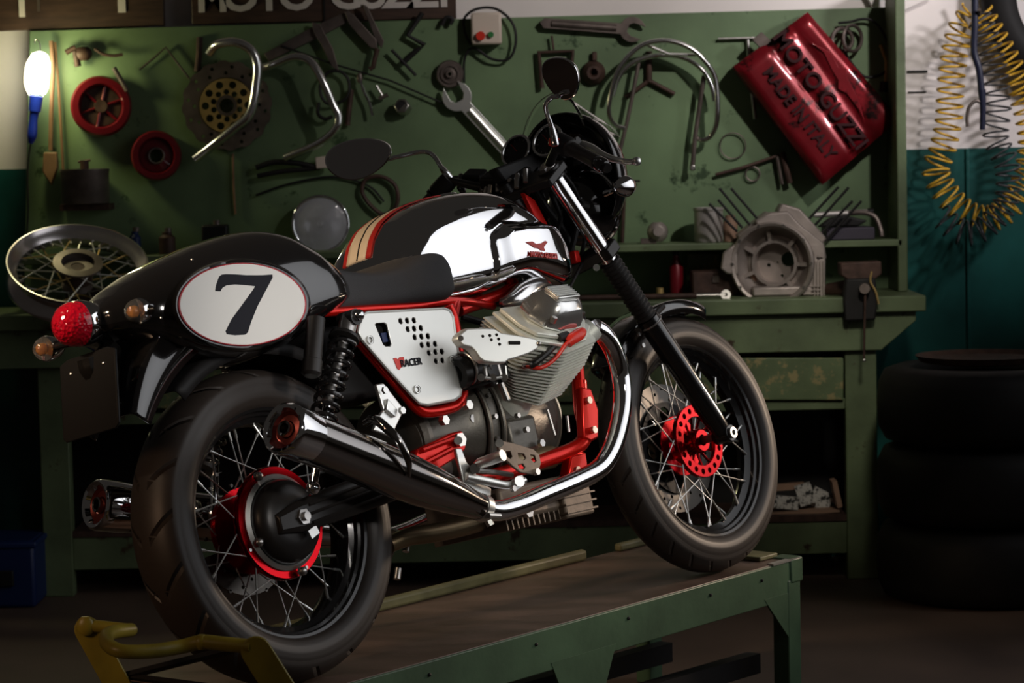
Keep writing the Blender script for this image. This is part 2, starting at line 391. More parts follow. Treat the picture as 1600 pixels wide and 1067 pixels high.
# --- tyres stacked at the right
def tyre_mb(c, d, R_, w_, rin, seg=72):
    k = [(rin, -.36), (rin + .02, -.47), (R_ * .8, -.5), (R_ * .93, -.44), (R_ * .985, -.28), (R_, 0), (R_ * .985, .28), (R_ * .93, .44), (R_ * .8, .5), (rin + .02, .47), (rin, .36), (rin + .012, .3), (R_ * .9, .36), (R_ * .93, 0), (R_ * .9, -.36), (rin + .012, -.3)]
    return MB().lathe([(r, h * w_) for r, h in k], c, d, seg, loop=True)
sx, sy = 1.425, 8.12
for k, lab in enumerate(['car tyre lying flat on the floor, bottom of its stack', 'car tyre lying flat, middle of its stack', 'car tyre lying flat, topmost of its stack, beside the bench']):
    o = obj('car_tyre', tyre_mb((sx + .004 * k, sy, .118 + .236 * k), (0, 0, 1), .33, .234, .205), 'old_rubber', None, sharp=50)
    tag(o, 'black ' + lab, 'tyre', 'tyres stacked right of the bench')
    if k == 2:
        c = V((sx, sy, .705)); 
        for ch, an in zip('205/55', [-118, -112, -106, -100, -94, -88]):
            pass
o = obj('oil_tray', MB().lathe([(.001, .708), (.14, .709), (.19, .716), (.205, .735), (.198, .735), (.185, .722), (.13, .714), (.001, .713)], (sx, sy, 0), (0, 0, 1), 48), 'rust'); tag(o, 'shallow rusty round tray lying in the topmost tyre', 'tray')

# --- wheel hanging top right
def spoked(c, d, R_, parent, m_rim, m_hub, m_sp, w_=.09, nsp=36, rh=.055, hubr=.10):
    pass
q = at(1694, -12, 8.84)
o = obj('motorcycle_tyre', tyre_mb((q.x, 8.86, q.z), (0, 1, 0), .335, .11, .225), 'old_rubber', sharp=50); tag(o, 'black tyre hanging on the white wall behind the yellow hose', 'tyre')

# --- coil hoses
def coil(path, rc, turns, rt, Y, n=14, ry=.8, phase=0, depth=None):
    path = catmull([at(x, y, Y) for x, y in path], 24)
    L = [0]
    for i in range(1, len(path)): L.append(L[-1] + (path[i] - path[i - 1]).length)
    out = []; N = int(turns * n); j = 0
    for i in range(N + 1):
        s = L[-1] * i / N
        while j < len(path) - 2 and L[j + 1] < s: j += 1
        t = path[j + 1] - path[j]; f = (s - L[j]) / max(1e-9, L[j + 1] - L[j]); p = path[j] + t * f; t.normalize()
        nrm = V((t.z, 0, -t.x)); a = 2 * math.pi * i / n + phase
        out.append(p + nrm * rc * math.cos(a) + V((0, 1, 0)) * rc * ry * math.sin(a) + t * 0)
    return MB().tube(out, rt, 6)
yl = [(1521, 18), (1502, 45), (1491, 85), (1485, 140), (1482, 190), (1472, 235), (1462, 268), (1480, 305), (1512, 335), (1548, 342), (1582, 318), (1604, 275), (1612, 225), (1606, 180), (1592, 135), (1568, 85), (1545, 45), (1531, 20)]
o = obj('coiled_air_hose', coil(yl, .043, 46, .0042, 8.76), 'hose', sharp=80); tag(o, 'yellow coiled air hose hanging in a long loop on the wall', 'hose')
bl = [(1527, 22), (1545, 70), (1556, 120), (1560, 170), (1556, 215), (1575, 265), (1570, 320), (1535, 358), (1500, 362), (1468, 335)]
o = obj('coiled_air_hose', coil(bl, .040, 27, .0035, 8.66, phase=1), 'hose_dark', sharp=80); tag(o, 'dark grey coiled air hose hanging behind the yellow one', 'hose')
t = thing('blow_gun', 'slim dark blue air gun hanging from the hose hook', 'air gun', at(1530, 200, 8.60))
obj('hose_tail', MB().tube([at(x, y, 8.6) for x, y in [(1523, -5), (1523, 40), (1522, 80), (1530, 110), (1534, 150)]], .011, 10, smooth=6), 'navy', t)
obj('gun_grip', MB().tube([at(1534, 140, 8.6), at(1536, 170, 8.6), at(1535, 203, 8.6)], [.013, .010, .009], 12), 'navy', t)
obj('nozzle', MB().tube([at(x, y, 8.6) for x, y in [(1533, 160), (1524, 158), (1514, 168), (1511, 184), (1512, 198)]], .006, 10, smooth=5), 'iron', t)
o = obj('wall_hook', MB().tube([at(x, y, 8.82) for x, y in [(1519, -8), (1527, 10)]] + [at(1530, 24, 8.6), at(1530, 15, 8.57)], .006, 8), 'iron'); tag(o, 'iron hook on the wall that holds the coiled hoses', 'hook')
for y_, w_, lab in ((112, 32, 'upper'), (144, 28, 'lower')):
    o = obj('wall_mark', MB().box(at(1433, y_, 8.937), (w_ / 470, .004, .008 if y_ < 120 else .005)), 'plastic'); tag(o, 'short dark strip on the white wall, %s of the two' % lab, 'strip')

# --- signs above the board
def sign(name, lab, x0p, x1p, y1p, slope, seams=()):
    a, b = at(x0p, y1p, 8.86), at(x1p, y1p - (x1p - x0p) * slope, 8.86)
    t = thing(name, lab, 'sign', (a + b) / 2)
    obj('board_plank', MB().prism([a, b, b + V((0, 0, .16)), a + V((0, 0, .16))], (0, .03, 0)), 'wood', t, bevel=.003)
    return t, a, b
t, a, b = sign('wooden_sign', 'dark wooden sign with worn white MOTO GUZZI letters above the tool board', 300, 713, 38, .022)
zrot = Matrix(((1, 0, 0), (0, 0, -1), (0, 1, 0)))
for ch, x, sxx in (('M', 332, 1.0), ('O', 376, 1.1), ('T', 421, 1.0), ('O', 464, 1.1), ('G', 541, 1.1), ('U', 582, 1.05), ('Z', 622, 1.15), ('Z', 661, 1.15), ('I', 694, 1.0)):
    yb = 20 - (x - 332) * .022
    c = at(x, yb, 8.857) + V((0, 0, .045))
    text('letter', ch, .130, 'sign_white', c, zrot, .002, .004, t, sxx)
px = at(507, 20, 8.856); obj('seam', MB().box((px.x, 8.857, px.z + .05), (.006, .006, .2)), 'plastic', t)
t, a, b = sign('wooden_sign', 'dark wooden sign with faded white strokes in the top left corner', -20, 257, 49, .03)
for x, w_, y_ in ((34, 9, 15), (190, 12, 8), (60, 4, 6)):
    obj('painted_stroke', MB().box(at(x, y_ - 10, 8.857), (w_ / 475, .006, .09)), 'sign_white' if x != 60 else 'iron', t)

# --- the lit hand lamp at the left
lx = 59
t = thing('inspection_lamp', 'glowing white inspection lamp with blue handle hanging at the left', 'lamp', P(52, 222, .09))
def pl(x, y): return P(x, y, .09)
ax = (pl(62, 85) - pl(50, 222)).normalized()
obj('lamp_glass', MB().lathe([(.001, 0), (.028, .004), (.036, .025), (.038, .07), (.036, .105), (.026, .13), (.010, .138), (.001, .139)], pl(57, 148), ax, 32), 'bulb', t)
for sx_ in (-1, 1): 
    q = pl(57 + 15 * sx_, 145); obj('cage_wire', MB().tube([pl(57 + 10 * sx_, 152), pl(57 + 19 * sx_, 130), pl(60 + 19 * sx_, 100), pl(62 + 10 * sx_, 84), pl(62, 80)], .0018, 6, smooth=5), 'steel', t)
obj('hook', MB().tube([pl(62, 82), pl(63, 72), pl(60, 64), pl(55, 62), pl(54, 68)], .002, 6, smooth=5), 'steel', t)
obj('collar', MB().cyl(pl(57, 150), pl(54, 175), .022, .020), 'blue', t, bevel=.002)
obj('handle', MB().tube([pl(54, 174), pl(52, 190), pl(50, 212), pl(48, 224)], [.016, .014, .016, .008], 16, smooth=5), 'blue', t)
obj('cord', MB().tube([pl(48, 224), pl(45, 245), pl(43, 280), pl(44, 330), pl(40, 400)], .003, 8, smooth=8), 'plastic', t)
pd = bpy.data.lights.new('bulb_light', 'POINT'); pd.energy = 3.2; pd.color = (1, .93, .45); pd.shadow_soft_size = .04
po = bpy.data.objects.new('bulb_light', pd); COL.objects.link(po); po.location = P(60, 110, .16)
# brush and sticks beside it
t = thing('long_brush', 'long pale wooden brush hanging right of the lit lamp', 'brush', P(80, 280, .05))
obj('brush_handle', rod([(80, 64), (83, 110), (80, 180), (79, 235)], 3.4, .04, 5), 'lightwood', t)
obj('brush_head', MB().prism([P(68, 238, .06), P(88, 238, .06), P(90, 262, .06), P(80, 290, .06), P(66, 268, .06)], (0, .03, 0)), 'lightwood', t, bevel=.004)
o = obj('wooden_stick', rod([(86, 66), (93, 160), (100, 290)], 2.2, .03, 4), 'lightwood'); tag(o, 'thin leaning wooden stick right of the long brush', 'stick')
# brake lever assembly
t = thing('brake_lever', 'small dark brake lever with its clamp, top left of the board', 'lever', P(140, 105, .04))
obj('clamp_body', MB().sphere(P(130, 84, .035), .028, 12, (1.1, .8, .9)).cyl(P(118, 80, .04), P(122, 104, .04), .011), 'rust', t)
obj('lever_blade', rod([(148, 76), (160, 84), (176, 87), (192, 85)], 2.6, .04, 4), 'rust', t)
obj('reservoir', MB().cyl(P(103, 82, .03), P(118, 74, .03), .009), 'rust', t)
# red pulley and red hub
def dish(name, lab, cat, cx, cy, R_, m, cut=None, d=(.15, -1, .05), depth=.05, parts=True, group=None):
    c = P(cx, cy, .01); t = thing(name, lab, cat, c, group); d = V(d).normalized(); r = R_ * S
    obj('drum', MB().lathe([(r * .25, 0), (r * .98, 0), (r, depth * .3), (r, depth * .8), (r * .93, depth), (r * .74, depth), (r * .70, depth * .85), (r * .66, depth * .35), (r * .25, depth * .35)], c, d, 48), m, t)
    return t, c, d, r
t, c, d, r = dish('brake_drum', 'bright red enamelled drum with a dark centre hanging below the brake lever', 'drum', 158, 167, 47, 'dark_red')
obj('hub_face', MB().lathe([(.001, .03), (r * .2, .032), (r * .25, .02), (r * .64, .02)], c, d, 32), 'rust', t)
u, w_, _ = frame(d)
for k in range(6):
    a = k * math.pi / 3 + .3; e = u * math.cos(a) + w_ * math.sin(a); obj('rib', MB().tube([c + d * .024 + e * r * .2, c + d * .024 + e * r * .66], .005, 6), 'dark_red', t)
obj('strap', rod([(178, 106), (183, 115), (192, 130), (199, 142)], 4, .05, 4), 'iron', t)
t, c, d, r = dish('brake_drum', 'duller red drum with a small ringed hole, lower right of the bright red one', 'drum', 244, 244, 39, 'dark_red', depth=.045)
obj('hub_face', MB().lathe([(r * .30, .030), (r * .32, .024), (r * .64, .02)], c, d, 32), 'dark_red', t)
obj('bore_ring', MB().torus(c + d * .03, d, r * .3, .0035, 32, 8), 'iron', t)
# angle wire
o = obj('bent_wire_tool', rod([(218, 109), (240, 91), (259, 74), (277, 98), (296, 123)], 1.7, .015), 'iron'); tag(o, 'thin bent steel rod forming a corner, left of the drilled disc', 'rod')
# drilled disc with yellow centre
c = P(355, 165, .015); t = thing('drilled_brake_disc', 'large drilled brake disc with a yellowish holed centre', 'brake disc', c)
R1 = 70 * S
def holed_ring(c, d, r0, r1, th, holes, seg=96, jag=0):
    "flat ring with round holes: (angle, radius, hole radius)"
    u, w_, d = frame(d); bm = bmesh.new()
    vs = []
    def circ(cc, rr, n): 
        e = []; pv = [bm.verts.new(c + u * (cc[0] + rr * math.cos(2 * math.pi * i / n)) + w_ * (cc[1] + rr * math.sin(2 * math.pi * i / n))) for i in range(n)]
        for i in range(n): e.append(bm.edges.new((pv[i], pv[(i + 1) % n])))
        return e
    E = []
    if jag:
        n = seg; pv = [bm.verts.new(c + u * ((r1 * (1 - jag * ((i // 3) % 2))) * math.cos(2 * math.pi * i / n)) + w_ * ((r1 * (1 - jag * ((i // 3) % 2))) * math.sin(2 * math.pi * i / n))) for i in range(n)]
        E += [bm.edges.new((pv[i], pv[(i + 1) % n])) for i in range(n)]
    else: E += circ((0, 0), r1, seg)
    E += circ((0, 0), r0, seg // 2)
    for a, rr, hr in holes: E += circ((rr * math.cos(a), rr * math.sin(a)), hr, 10)
    bmesh.ops.triangle_fill(bm, use_beauty=True, use_dissolve=False, edges=E)
    bm.verts.index_update(); mb = MB(); vs = [v.co.copy() for v in bm.verts]; fs = [[v.index for v in f.verts] for f in bm.faces]
    be = [(e.verts[0].index, e.verts[1].index) for e in bm.edges if len(e.link_faces) == 1]; n = len(vs)
    mb.add(vs + [p + d * th for p in vs], fs + [[i + n for i in f][::-1] for f in fs] + [(a, b, b + n, a + n) for a, b in be]); bm.free(); return mb
pi2 = 2 * math.pi
hs = [(pi2 * i / 24 + .1 * (i % 2), R1 * (.86 if i % 2 else .72), .006) for i in range(24)]
obj('friction_ring', holed_ring(c, (0, -1, 0), R1 * .62, R1, .012, hs, 96, .035), 'iron', t)
hs = [(pi2 * i / 10, R1 * .47, R1 * .085) for i in range(10)] + [(pi2 * i / 10 + .31, R1 * .30, R1 * .065) for i in range(10)]
obj('carrier', holed_ring(c + V((0, -.006, 0)), (0, -1, 0), R1 * .16, R1 * .60, .012, hs, 96), 'gold', t)
obj('centre_ring', MB().lathe([(R1 * .16, .014), (R1 * .23, .014), (R1 * .23, .022), (R1 * .16, .022)], c, (0, -1, 0), 32, loop=True), 'iron', t)
# chrome handlebars
o = obj('chrome_crash_bar', MB().tube([P(*p) for p in [(328, 82, .05), (340, 69, .09), (368, 66, .12), (392, 78, .12), (402, 102, .12), (400, 135, .12), (395, 165, .12), (386, 184, .12), (368, 199, .11), (338, 223, .09), (306, 248, .05)]], 7.2 * S, 16, smooth=8), 'chrome_soft'); tag(o, 'bent chrome bar hanging in front of the drilled disc', 'chrome bar')
o = obj('chrome_crash_bar', MB().tube([P(*p) for p in [(404, 108, .05), (430, 100, .07), (460, 89, .09), (486, 97, .10), (505, 128, .11), (520, 162, .11), (529, 182, .11), (524, 202, .11), (498, 224, .09), (446, 246, .04)]], 6.4 * S, 16, smooth=8), 'chrome_soft'); tag(o, 'bent chrome bar hanging right of the drilled disc', 'chrome bar')
# flat iron pullers
t = thing('puller_tool', 'brown flat iron puller with crossed arms hanging below the sign', 'puller', P(500, 90, .03))
obj('main_bar', MB().prism([P(412, 84, .02), P(488, 42, .02), P(545, 16, .02), P(552, 30, .02), P(495, 60, .02), P(420, 96, .02)], (0, .012, 0)), 'iron', t, bevel=.002)
obj('cross_arm', MB().prism([P(487, 34, .034), P(500, 38, .034), P(520, 75, .034), P(530, 112, .034), P(518, 104, .034), P(502, 70, .034), P(490, 52, .034)], (0, .012, 0)), 'iron', t, bevel=.002)
obj('cross_arm', MB().prism([P(538, 18, .034), P(552, 22, .034), P(588, 62, .034), P(590, 78, .034), P(578, 74, .034), P(545, 38, .034)], (0, .012, 0)), 'iron', t, bevel=.002)
obj('cross_arm', MB().prism([P(566, 6, .03), P(574, 10, .03), P(600, 64, .03), P(596, 76, .03), P(586, 62, .03)], (0, .012, 0)), 'iron', t, bevel=.002)
obj('jaw', rod([(590, 76), (586, 90), (583, 105), (577, 108)], 4, .035), 'rust', t)
t = thing('crank_tool', 'black cranked iron tool with a cross bar, right of the puller', 'tool', P(640, 70, .02))
obj('shank', rod([(660, 20), (637, 55), (663, 70), (652, 78), (628, 100)], 4.2, .025), 'plastic', t)
obj('cross_bar', rod([(612, 78), (650, 118)], 2.6, .03), 'plastic', t)
o = obj('bracket_clip', rod([(690, 40), (697, 28), (707, 30), (703, 38)], 3.5, .02, 4), 'plastic'); tag(o, 'small black clip on the board at the right end of the sign', 'clip')
# long thin rod
o = obj('long_rod', rod([(440, 72), (520, 100), (610, 126), (694, 162)], 1.6, .022), 'plastic'); tag(o, 'long thin dark rod running slantwise across the board', 'rod')
# black ring tool
t = thing('strap_wrench', 'black looped tool right of the second chrome bar', 'tool', P(522, 140, .02))
obj('loop', MB().tube([P(x, y, .03) for x, y in [(505, 122), (515, 112), (532, 112), (543, 122), (546, 138), (542, 152), (530, 160), (512, 162), (502, 150), (500, 134)]], 2.4 * S, 8, True, smooth=4), 'plastic', t)
obj('handle', rod([(498, 160), (497, 178), (508, 186), (520, 182)], 3, .03, 4), 'plastic', t)
o = obj('flat_file', rod([(549, 140), (546, 165), (543, 196)], 4.4, .015), 'rust'); tag(o, 'dark flat file hanging right of the black looped tool', 'file')
t = thing('small_spanner', 'slim bright spanner standing upright in the middle of the board', 'spanner', P(572, 150, .03))
obj('head', MB().sphere(P(562, 122, .03), 6 * S, 12, (.8, .5, 1.5)), 'iron', t)
obj('shaft', rod([(563, 126), (570, 145), (578, 162), (582, 181)], 2.3, .03, 4), 'chrome', t)
t = thing('small_punch', 'short steel punch with a wide end, right of the slim spanner', 'punch', P(596, 140, .03))
obj('shaft', rod([(588, 134), (598, 150)], 2.2, .03), 'steel', t); obj('head', rod([(592, 154), (606, 148)], 3.4, .03), 'iron', t)
t = thing('hex_socket', 'short steel hexagon socket with a round bore', 'socket', P(627, 166, .03))
cs = P(627, 165, .05)
obj('socket_body', MB().tube([cs + V((.01, .04, -.01)), cs], 12.5 * S, 6), 'steel', t, bevel=.003)
obj('bore', MB().lathe([(.001, .0015), (.015, .0015), (.0165, .004)], cs, (0, -1, 0), 24), 'plastic', t)
# pulley disc
t = thing('grooved_pulley', 'grey grooved pulley disc with a small hub above the big spanner', 'pulley', P(703, 116, .02))
obj('disc', MB().lathe([(.006, .03), (.012, .03), (.013, .02), (.024, .018), (.025, .024), (.030, .024), (.031, .018), (.042, .018), (.046, .012), (.046, 0), (.006, 0)], P(703, 116, .01), (0, -1, 0), 40), 'iron', t)
# big open spanners
def spanner(name, lab, a, b, wpx, jaw, m, off=.03):
    "a: end of the shaft, b: centre of the jaw (pixels)"
    A, Bp = V(a), V(b); d = (Bp - A).normalized(); n = V((-d.y, d.x)); L_ = (Bp - A).length
    t = thing(name, lab, 'spanner', P((a[0] + b[0]) / 2, (a[1] + b[1]) / 2, off))
    pts = [A + n * wpx, A + d * (-wpx * .8), A - n * wpx]
    def arc(r, a0, a1, n_): return [(r, math.radians(a0 + (a1 - a0) * i / n_)) for i in range(n_ + 1)]
    for r, an in arc(jaw, -155, -28, 10): pts.append(Bp + (d * math.cos(an) + n * math.sin(an)) * r)
    th = .25
    dd = d * math.cos(th) + n * math.sin(th); nn = -d * math.sin(th) + n * math.cos(th); g = jaw * .52
    pts += [Bp + dd * jaw * .95 - nn * g, Bp - nn * g * 1.0 - dd * 0.0, Bp - dd * jaw * .34 - nn * g * .55, Bp - dd * jaw * .34 + nn * g * .55, Bp + nn * g, Bp + dd * jaw * .95 + nn * g]
    for r, an in arc(jaw, 48, 155, 9): pts.append(Bp + (d * math.cos(an) + n * math.sin(an)) * r)
    obj('spanner_blank', MB().prism([P(p.x, p.y, off) for p in pts], (0, .014, 0)), m, t, bevel=.004, bseg=3)
    c1, c2 = A + d * wpx * 1.5, Bp - d * jaw * 1.25
    obj('raised_shank', MB().tube([P(c1.x, c1.y, off - .004), P(c2.x, c2.y, off - .004)], wpx * .72 * S, 12), m, t)
    return t
spanner('open_spanner', 'big bright open-ended spanner hanging slantwise, half behind the handlebar', (800, 245), (714, 151), 9.5, 23, 'alu', .035)
spanner('open_spanner', 'huge dull grey open-ended spanner hanging level at the top of the board', (850, 36), (988, 46), 8, 20, 'iron', .03)
# switch box
t = thing('switch_box', 'ivory switch box with red and green buttons and looped black cable', 'switch', P(760, 45, .05))
obj('housing', MB().box(P(760, 45, .035), (47 * S, .07, 49 * S)), 'ivory', t, bevel=.008)
obj('push_button', MB().cyl(P(751, 56, .07), P(751, 56, .084), 7 * S), 'btn_red', t); obj('push_button', MB().cyl(P(767, 54, .07), P(767, 54, .082), 4.5 * S), 'btn_green', t)
obj('cable', MB().tube([P(x, y, o_) for x, y, o_ in [(736, 70, .02), (726, 50, .02), (726, 28, .02), (745, 14, .02), (775, 14, .02), (800, 35, .03), (806, 65, .03), (795, 92, .03), (768, 92, .03), (740, 75, .03), (726, 92, .02), (725, 130, .02)]], .0045, 8, smooth=7), 'plastic', t)
# gear puller frame and dark flange behind the mirror
t = thing('square_puller', 'dark rusty square puller frame hanging behind the right mirror', 'frame', P(868, 98, .02))
obj('frame_bar', rod([(847, 138), (842, 82), (895, 80), (890, 136)], 4, .02), 'rust', t); obj('stem', rod([(865, 78), (862, 56)], 2, .02), 'rust', t)
t = thing('round_flange', 'dark rusty round flange with a lug, right of the mirror', 'flange', P(927, 112, .02))
obj('flange_disc', MB().lathe([(.008, .02), (.014, .034), (.022, .034), (.034, .02), (.040, .008), (.040, 0), (.008, 0)], P(927, 114, .005), (0, -1, 0), 32), 'rust', t); obj('lug', MB().box(P(929, 88, .015), (.016, .016, .03)), 'rust', t, bevel=.003)
# chrome double arch carrier
t = thing('chrome_luggage_rack', 'chrome double-arched rack hanging on the board right of the headlight', 'rack', P(1040, 170, .06))
obj('outer_arch', MB().tube([P(x, y, o_) for x, y, o_ in [(975, 200, .05), (962, 196, .07), (952, 180, .09), (953, 155, .1), (965, 112, .11), (985, 85, .11), (1010, 68, .11), (1045, 64, .11), (1080, 76, .11), (1105, 100, .11), (1118, 125, .1), (1121, 165, .1), (1119, 195, .09), (1110, 213, .07), (1097, 219, .06), (1090, 215, .04)]], 4.0 * S, 12, smooth=7), 'chrome_soft', t)
obj('inner_arch', MB().tube([P(x, y, .06) for x, y in [(957, 150), (965, 125), (980, 104), (1005, 91), (1040, 86), (1072, 92), (1098, 110), (1112, 135), (1117, 158)]], 3.8 * S, 12, smooth=7), 'chrome_soft', t)
obj('cross_strut', rod([(1010, 70), (1045, 85), (1088, 86)], 2.6, .09), 'chrome_soft', t)
obj('stay', rod([(998, 98), (990, 140), (980, 190), (967, 242)], 3.2, .05), 'iron', t); obj('stay', rod([(1100, 118), (1094, 160), (1086, 215), (1082, 262)], 3.8, .05), 'iron', t)
for x, y in ((967, 240), (1082, 262)): obj('foot_pad', MB().box(P(x, y, .05), (.018, .02, .02)), 'steel', t, bevel=.004)
t = thing('three_arm_puller', 'rusty three-armed puller hanging inside the chrome rack', 'puller', P(1015, 120, .02))
obj('arm', rod([(1014, 80), (1014, 128)], 5, .015), 'rust', t); obj('arm', rod([(1014, 126), (1054, 147)], 3.6, .015), 'rust', t); obj('arm', rod([(1014, 126), (978, 152)], 3.6, .015), 'rust', t)
# T handle
t = thing('tee_handle_wrench', 'steel T-handled wrench partly behind the red tin', 'wrench', P(1165, 120, .015))
obj('cross_handle', rod([(1122, 61), (1185, 59)], 2.4, .015), 'steel', t); obj('shaft', rod([(1168, 60), (1172, 120), (1180, 186)], 3, .012), 'steel', t)
o = obj('thin_ring', MB().torus(P(1145, 228, .012), (0, 1, 0), 20 * S, .0022, 40, 8), 'iron'); tag(o, 'thin wire ring hanging on the board below the T-handled wrench', 'ring')
o = obj('small_ring', MB().torus(P(1176, 272, .012), (0, 1, 0), 11 * S, .003, 32, 8), 'iron'); tag(o, 'small dark ring hanging beside the slanting bar', 'ring')
o = obj('pry_bar', rod([(1118, 273), (1160, 262), (1225, 240)], 2.6, .02), 'rust'); tag(o, 'rusty pry bar lying slantwise left of the red tin', 'bar')
t = thing('screw_clamp', 'short dark screw clamp hanging below the red tin corner', 'clamp', P(1226, 265, .03))
obj('clamp_bar', rod([(1222, 238), (1234, 286)], 5, .03), 'rust', t); obj('clamp_bar', rod([(1214, 245), (1222, 288)], 3, .025), 'iron', t)
# goggles and cables
t = thing('goggles', 'old goggles with a dark strap hanging right of the red tin', 'goggles', P(1325, 50, .03))
obj('strap', MB().tube([P(x, y, .03) for x, y in [(1310, 36), (1330, 34), (1345, 30), (1362, 32), (1378, 48), (1388, 75), (1384, 110), (1365, 120), (1345, 116), (1320, 80), (1322, 50)]], .0045, 8, smooth=6), 'plastic', t)
obj('lens_frame', MB().torus(P(1316, 62, .04), (.3, -1, 0), 17 * S, .007, 32, 10), 'iron', t); obj('lens_frame', MB().torus(P(1332, 60, .05), (.8, -1, 0), 20 * S, .006, 32, 10), 'iron', t)
t = thing('hose_fitting', 'short hose with brass fitting hanging right of the goggles', 'hose', P(1385, 130, .03))
obj('fitting', rod([(1376, 70), (1385, 95), (1384, 130)], 3, .03), 'gold', t); obj('end_cap', MB().cyl(P(1383, 128, .03), P(1382, 144, .03), .017), 'plastic', t)

o = obj('hanging_strip', rod([(312, 58), (311, 85), (308, 112)], 5, .008), 'rust'); tag(o, 'narrow dark iron strip hanging above the left rim of the drilled disc', 'strip')
o = obj('hanging_rod', rod([(976, 286), (974, 340), (972, 384)], 3, .02), 'rust'); tag(o, 'upright dark rod standing against the board just right of the motorcycle headlight', 'rod')
o = obj('nail_bar', rod([(955, 284), (1000, 283)], 1.8, .02), 'plastic'); tag(o, 'short level iron peg on the board behind the front indicator', 'peg')
o = obj('hanging_stick', rod([(364, 240), (365, 290), (368, 335)], 1.8, .01), 'lightwood'); tag(o, 'thin stick hanging straight down under the drilled disc', 'stick')

# --- red tin with embossed lettering
A4 = [(1146, 104), (1262, 19), (1406, 186), (1285, 289)]
cc = P(1275, 150, .10)
t = thing('red_oil_tin', 'dented dark red tin with embossed MOTO GUZZI MADE IN ITALY lettering hanging tilted', 'tin', cc)
ex = (P(1350, 228, .1) - P(1172, 58, .1)); 
c4 = [P(x, y, .11) for x, y in A4]
# surface grid with soft dents, wrapped to a shallow box
def tin():
    mb = MB(); n = 28; rings = []
    for i in range(n + 1):
        row = []
        for j in range(n + 1):
            u_, v_ = i / n, j / n
            p = c4[0].lerp(c4[1], v_).lerp(c4[3].lerp(c4[2], v_), u_)
            e = min(u_, 1 - u_, v_, 1 - v_); rim = min(1, e / .08)
            dz = .022 * math.sin(rim * math.pi / 2) - .012 * math.exp(-((v_ - .46) / .05) ** 2) - .010 * math.exp(-((v_ - .76 + .1 * u_) / .05) ** 2) + .004 * math.sin(u_ * 9 + v_ * 4) * rim
            row.append(p + V((0, -dz, 0)))
        rings.append(row)
    mb.rings(rings, False, False, False)
    per = [rings[0][j] for j in range(n + 1)] + [rings[i][n] for i in range(1, n + 1)] + [rings[n][j] for j in range(n - 1, -1, -1)] + [rings[i][0] for i in range(n - 1, 0, -1)]
    mb.rings([per, [p + V((0, .09, 0)) for p in per]], False); k = len(per)
    mb.add([p + V((0, .09, 0)) for p in per], [tuple(range(k))]); return mb
obj('tin_body', tin(), 'tin_red', t, sharp=50)
dx = (c4[3] - c4[0]).normalized(); dy = (c4[1] - c4[0]).normalized(); dz_ = dx.cross(dy).normalized(); dy = dz_.cross(dx)
tm = Matrix((dx, dy, dz_)).transposed()
if dz_.y > 0: print('flip', dz_)
def onface(u_, v_, off): return c4[0].lerp(c4[1], v_).lerp(c4[3].lerp(c4[2], v_), u_) + V((0, -off, 0))
text('lettering', 'MOTO GUZZI', .073, 'tin_ink', onface(.485, .56, .0265), tm, .0065, .001, t, 1.0)
text('lettering', 'MADE IN ITALY', .056, 'tin_ink', onface(.52, .25, .0255), tm, .0055, .001, t, .92)
bird = [(.12, .80), (.3, .90), (.42, .86), (.47, .92), (.52, .86), (.6, .84), (.72, .80), (.90, .70), (.78, .74), (.62, .75), (.55, .71), (.50, .77), (.40, .79), (.26, .84)]
obj('embossed_eagle', MB().prism([onface(.06 + .9 * a_, b_ , .0225) for a_, b_ in bird], (0, -.004, 0)), 'tin_red', t, bevel=.0015)
obj('folded_corner', MB().prism([P(1190, 50, .11), P(1176, 62, .11), P(1190, 76, .11), P(1205, 64, .11)], (0, .03, 0)), 'iron', t)
# --- things on shelf and worktop
def W(px, py, Y): return at(px, py, Y)
zsh = zs + .0005; zw = .9
def down(px, Y, z): return V((at(px, 400, Y).x, Y, z))
s8 = 1 / 482.0
# can at left on a bracket
c = P(134, 318, .09)
t = thing('tin_can', 'dull brownish tin can on a small bracket below the bright red drum', 'can', c)
obj('can_body', MB().lathe([(.001, 0), (.076, 0), (.078, .004), (.078, .098), (.080, .104), (.080, .112), (.074, .112), (.074, .104), (.001, .10)], c, (0, 0, 1), 40), 'iron', t)
obj('spout', MB().cyl(c + V((0, 0, .10)), c + V((0, 0, .14)), .014).cyl(c + V((-.02, 0, .135)), c + V((.02, 0, .14)), .004), 'rust', t)
o = obj('can_bracket', MB().box((c.x, 8.79, c.z - .012), (.16, .12, .02)), 'rust'); tag(o, 'dark iron bracket on the board carrying the tin can', 'bracket')
# junk pile on shelf left/behind hump
t = thing('hair_clipper_pliers', 'long-nosed pliers with dark handles hanging left of the chrome headlamp', 'pliers', P(440, 258, .03))
obj('handle', rod([(400, 262), (430, 253), (470, 256), (496, 262)], 4.5, .03, 4), 'plastic', t); obj('handle', rod([(402, 275), (440, 268), (480, 264), (500, 262)], 4, .03, 4), 'plastic', t)
obj('jaw', MB().prism([P(492, 246, .045), P(514, 243, .045), P(516, 262, .045), P(494, 264, .045)], (0, .02, 0)), 'ivory', t, bevel=.003)
t['label'] = 'pliers with dark handles and a pale end hanging left of the left mirror'; t.name = 'pliers'
o = obj('gasket_ring', MB().tube([P(x, y, .02) for x, y in [(566, 300), (572, 280), (595, 276), (616, 288), (622, 310), (614, 330), (600, 336), (580, 322)]], 3.4 * S, 8, True, smooth=5), 'rust'); tag(o, 'dark rusty ring gasket hanging above the tank', 'gasket')
o = obj('hooked_wire', rod([(400, 305), (450, 288), (520, 276), (575, 290), (600, 315)], 1.8, .012, 5), 'plastic'); tag(o, 'thin dark hooked wire running above the round headlamp', 'wire')
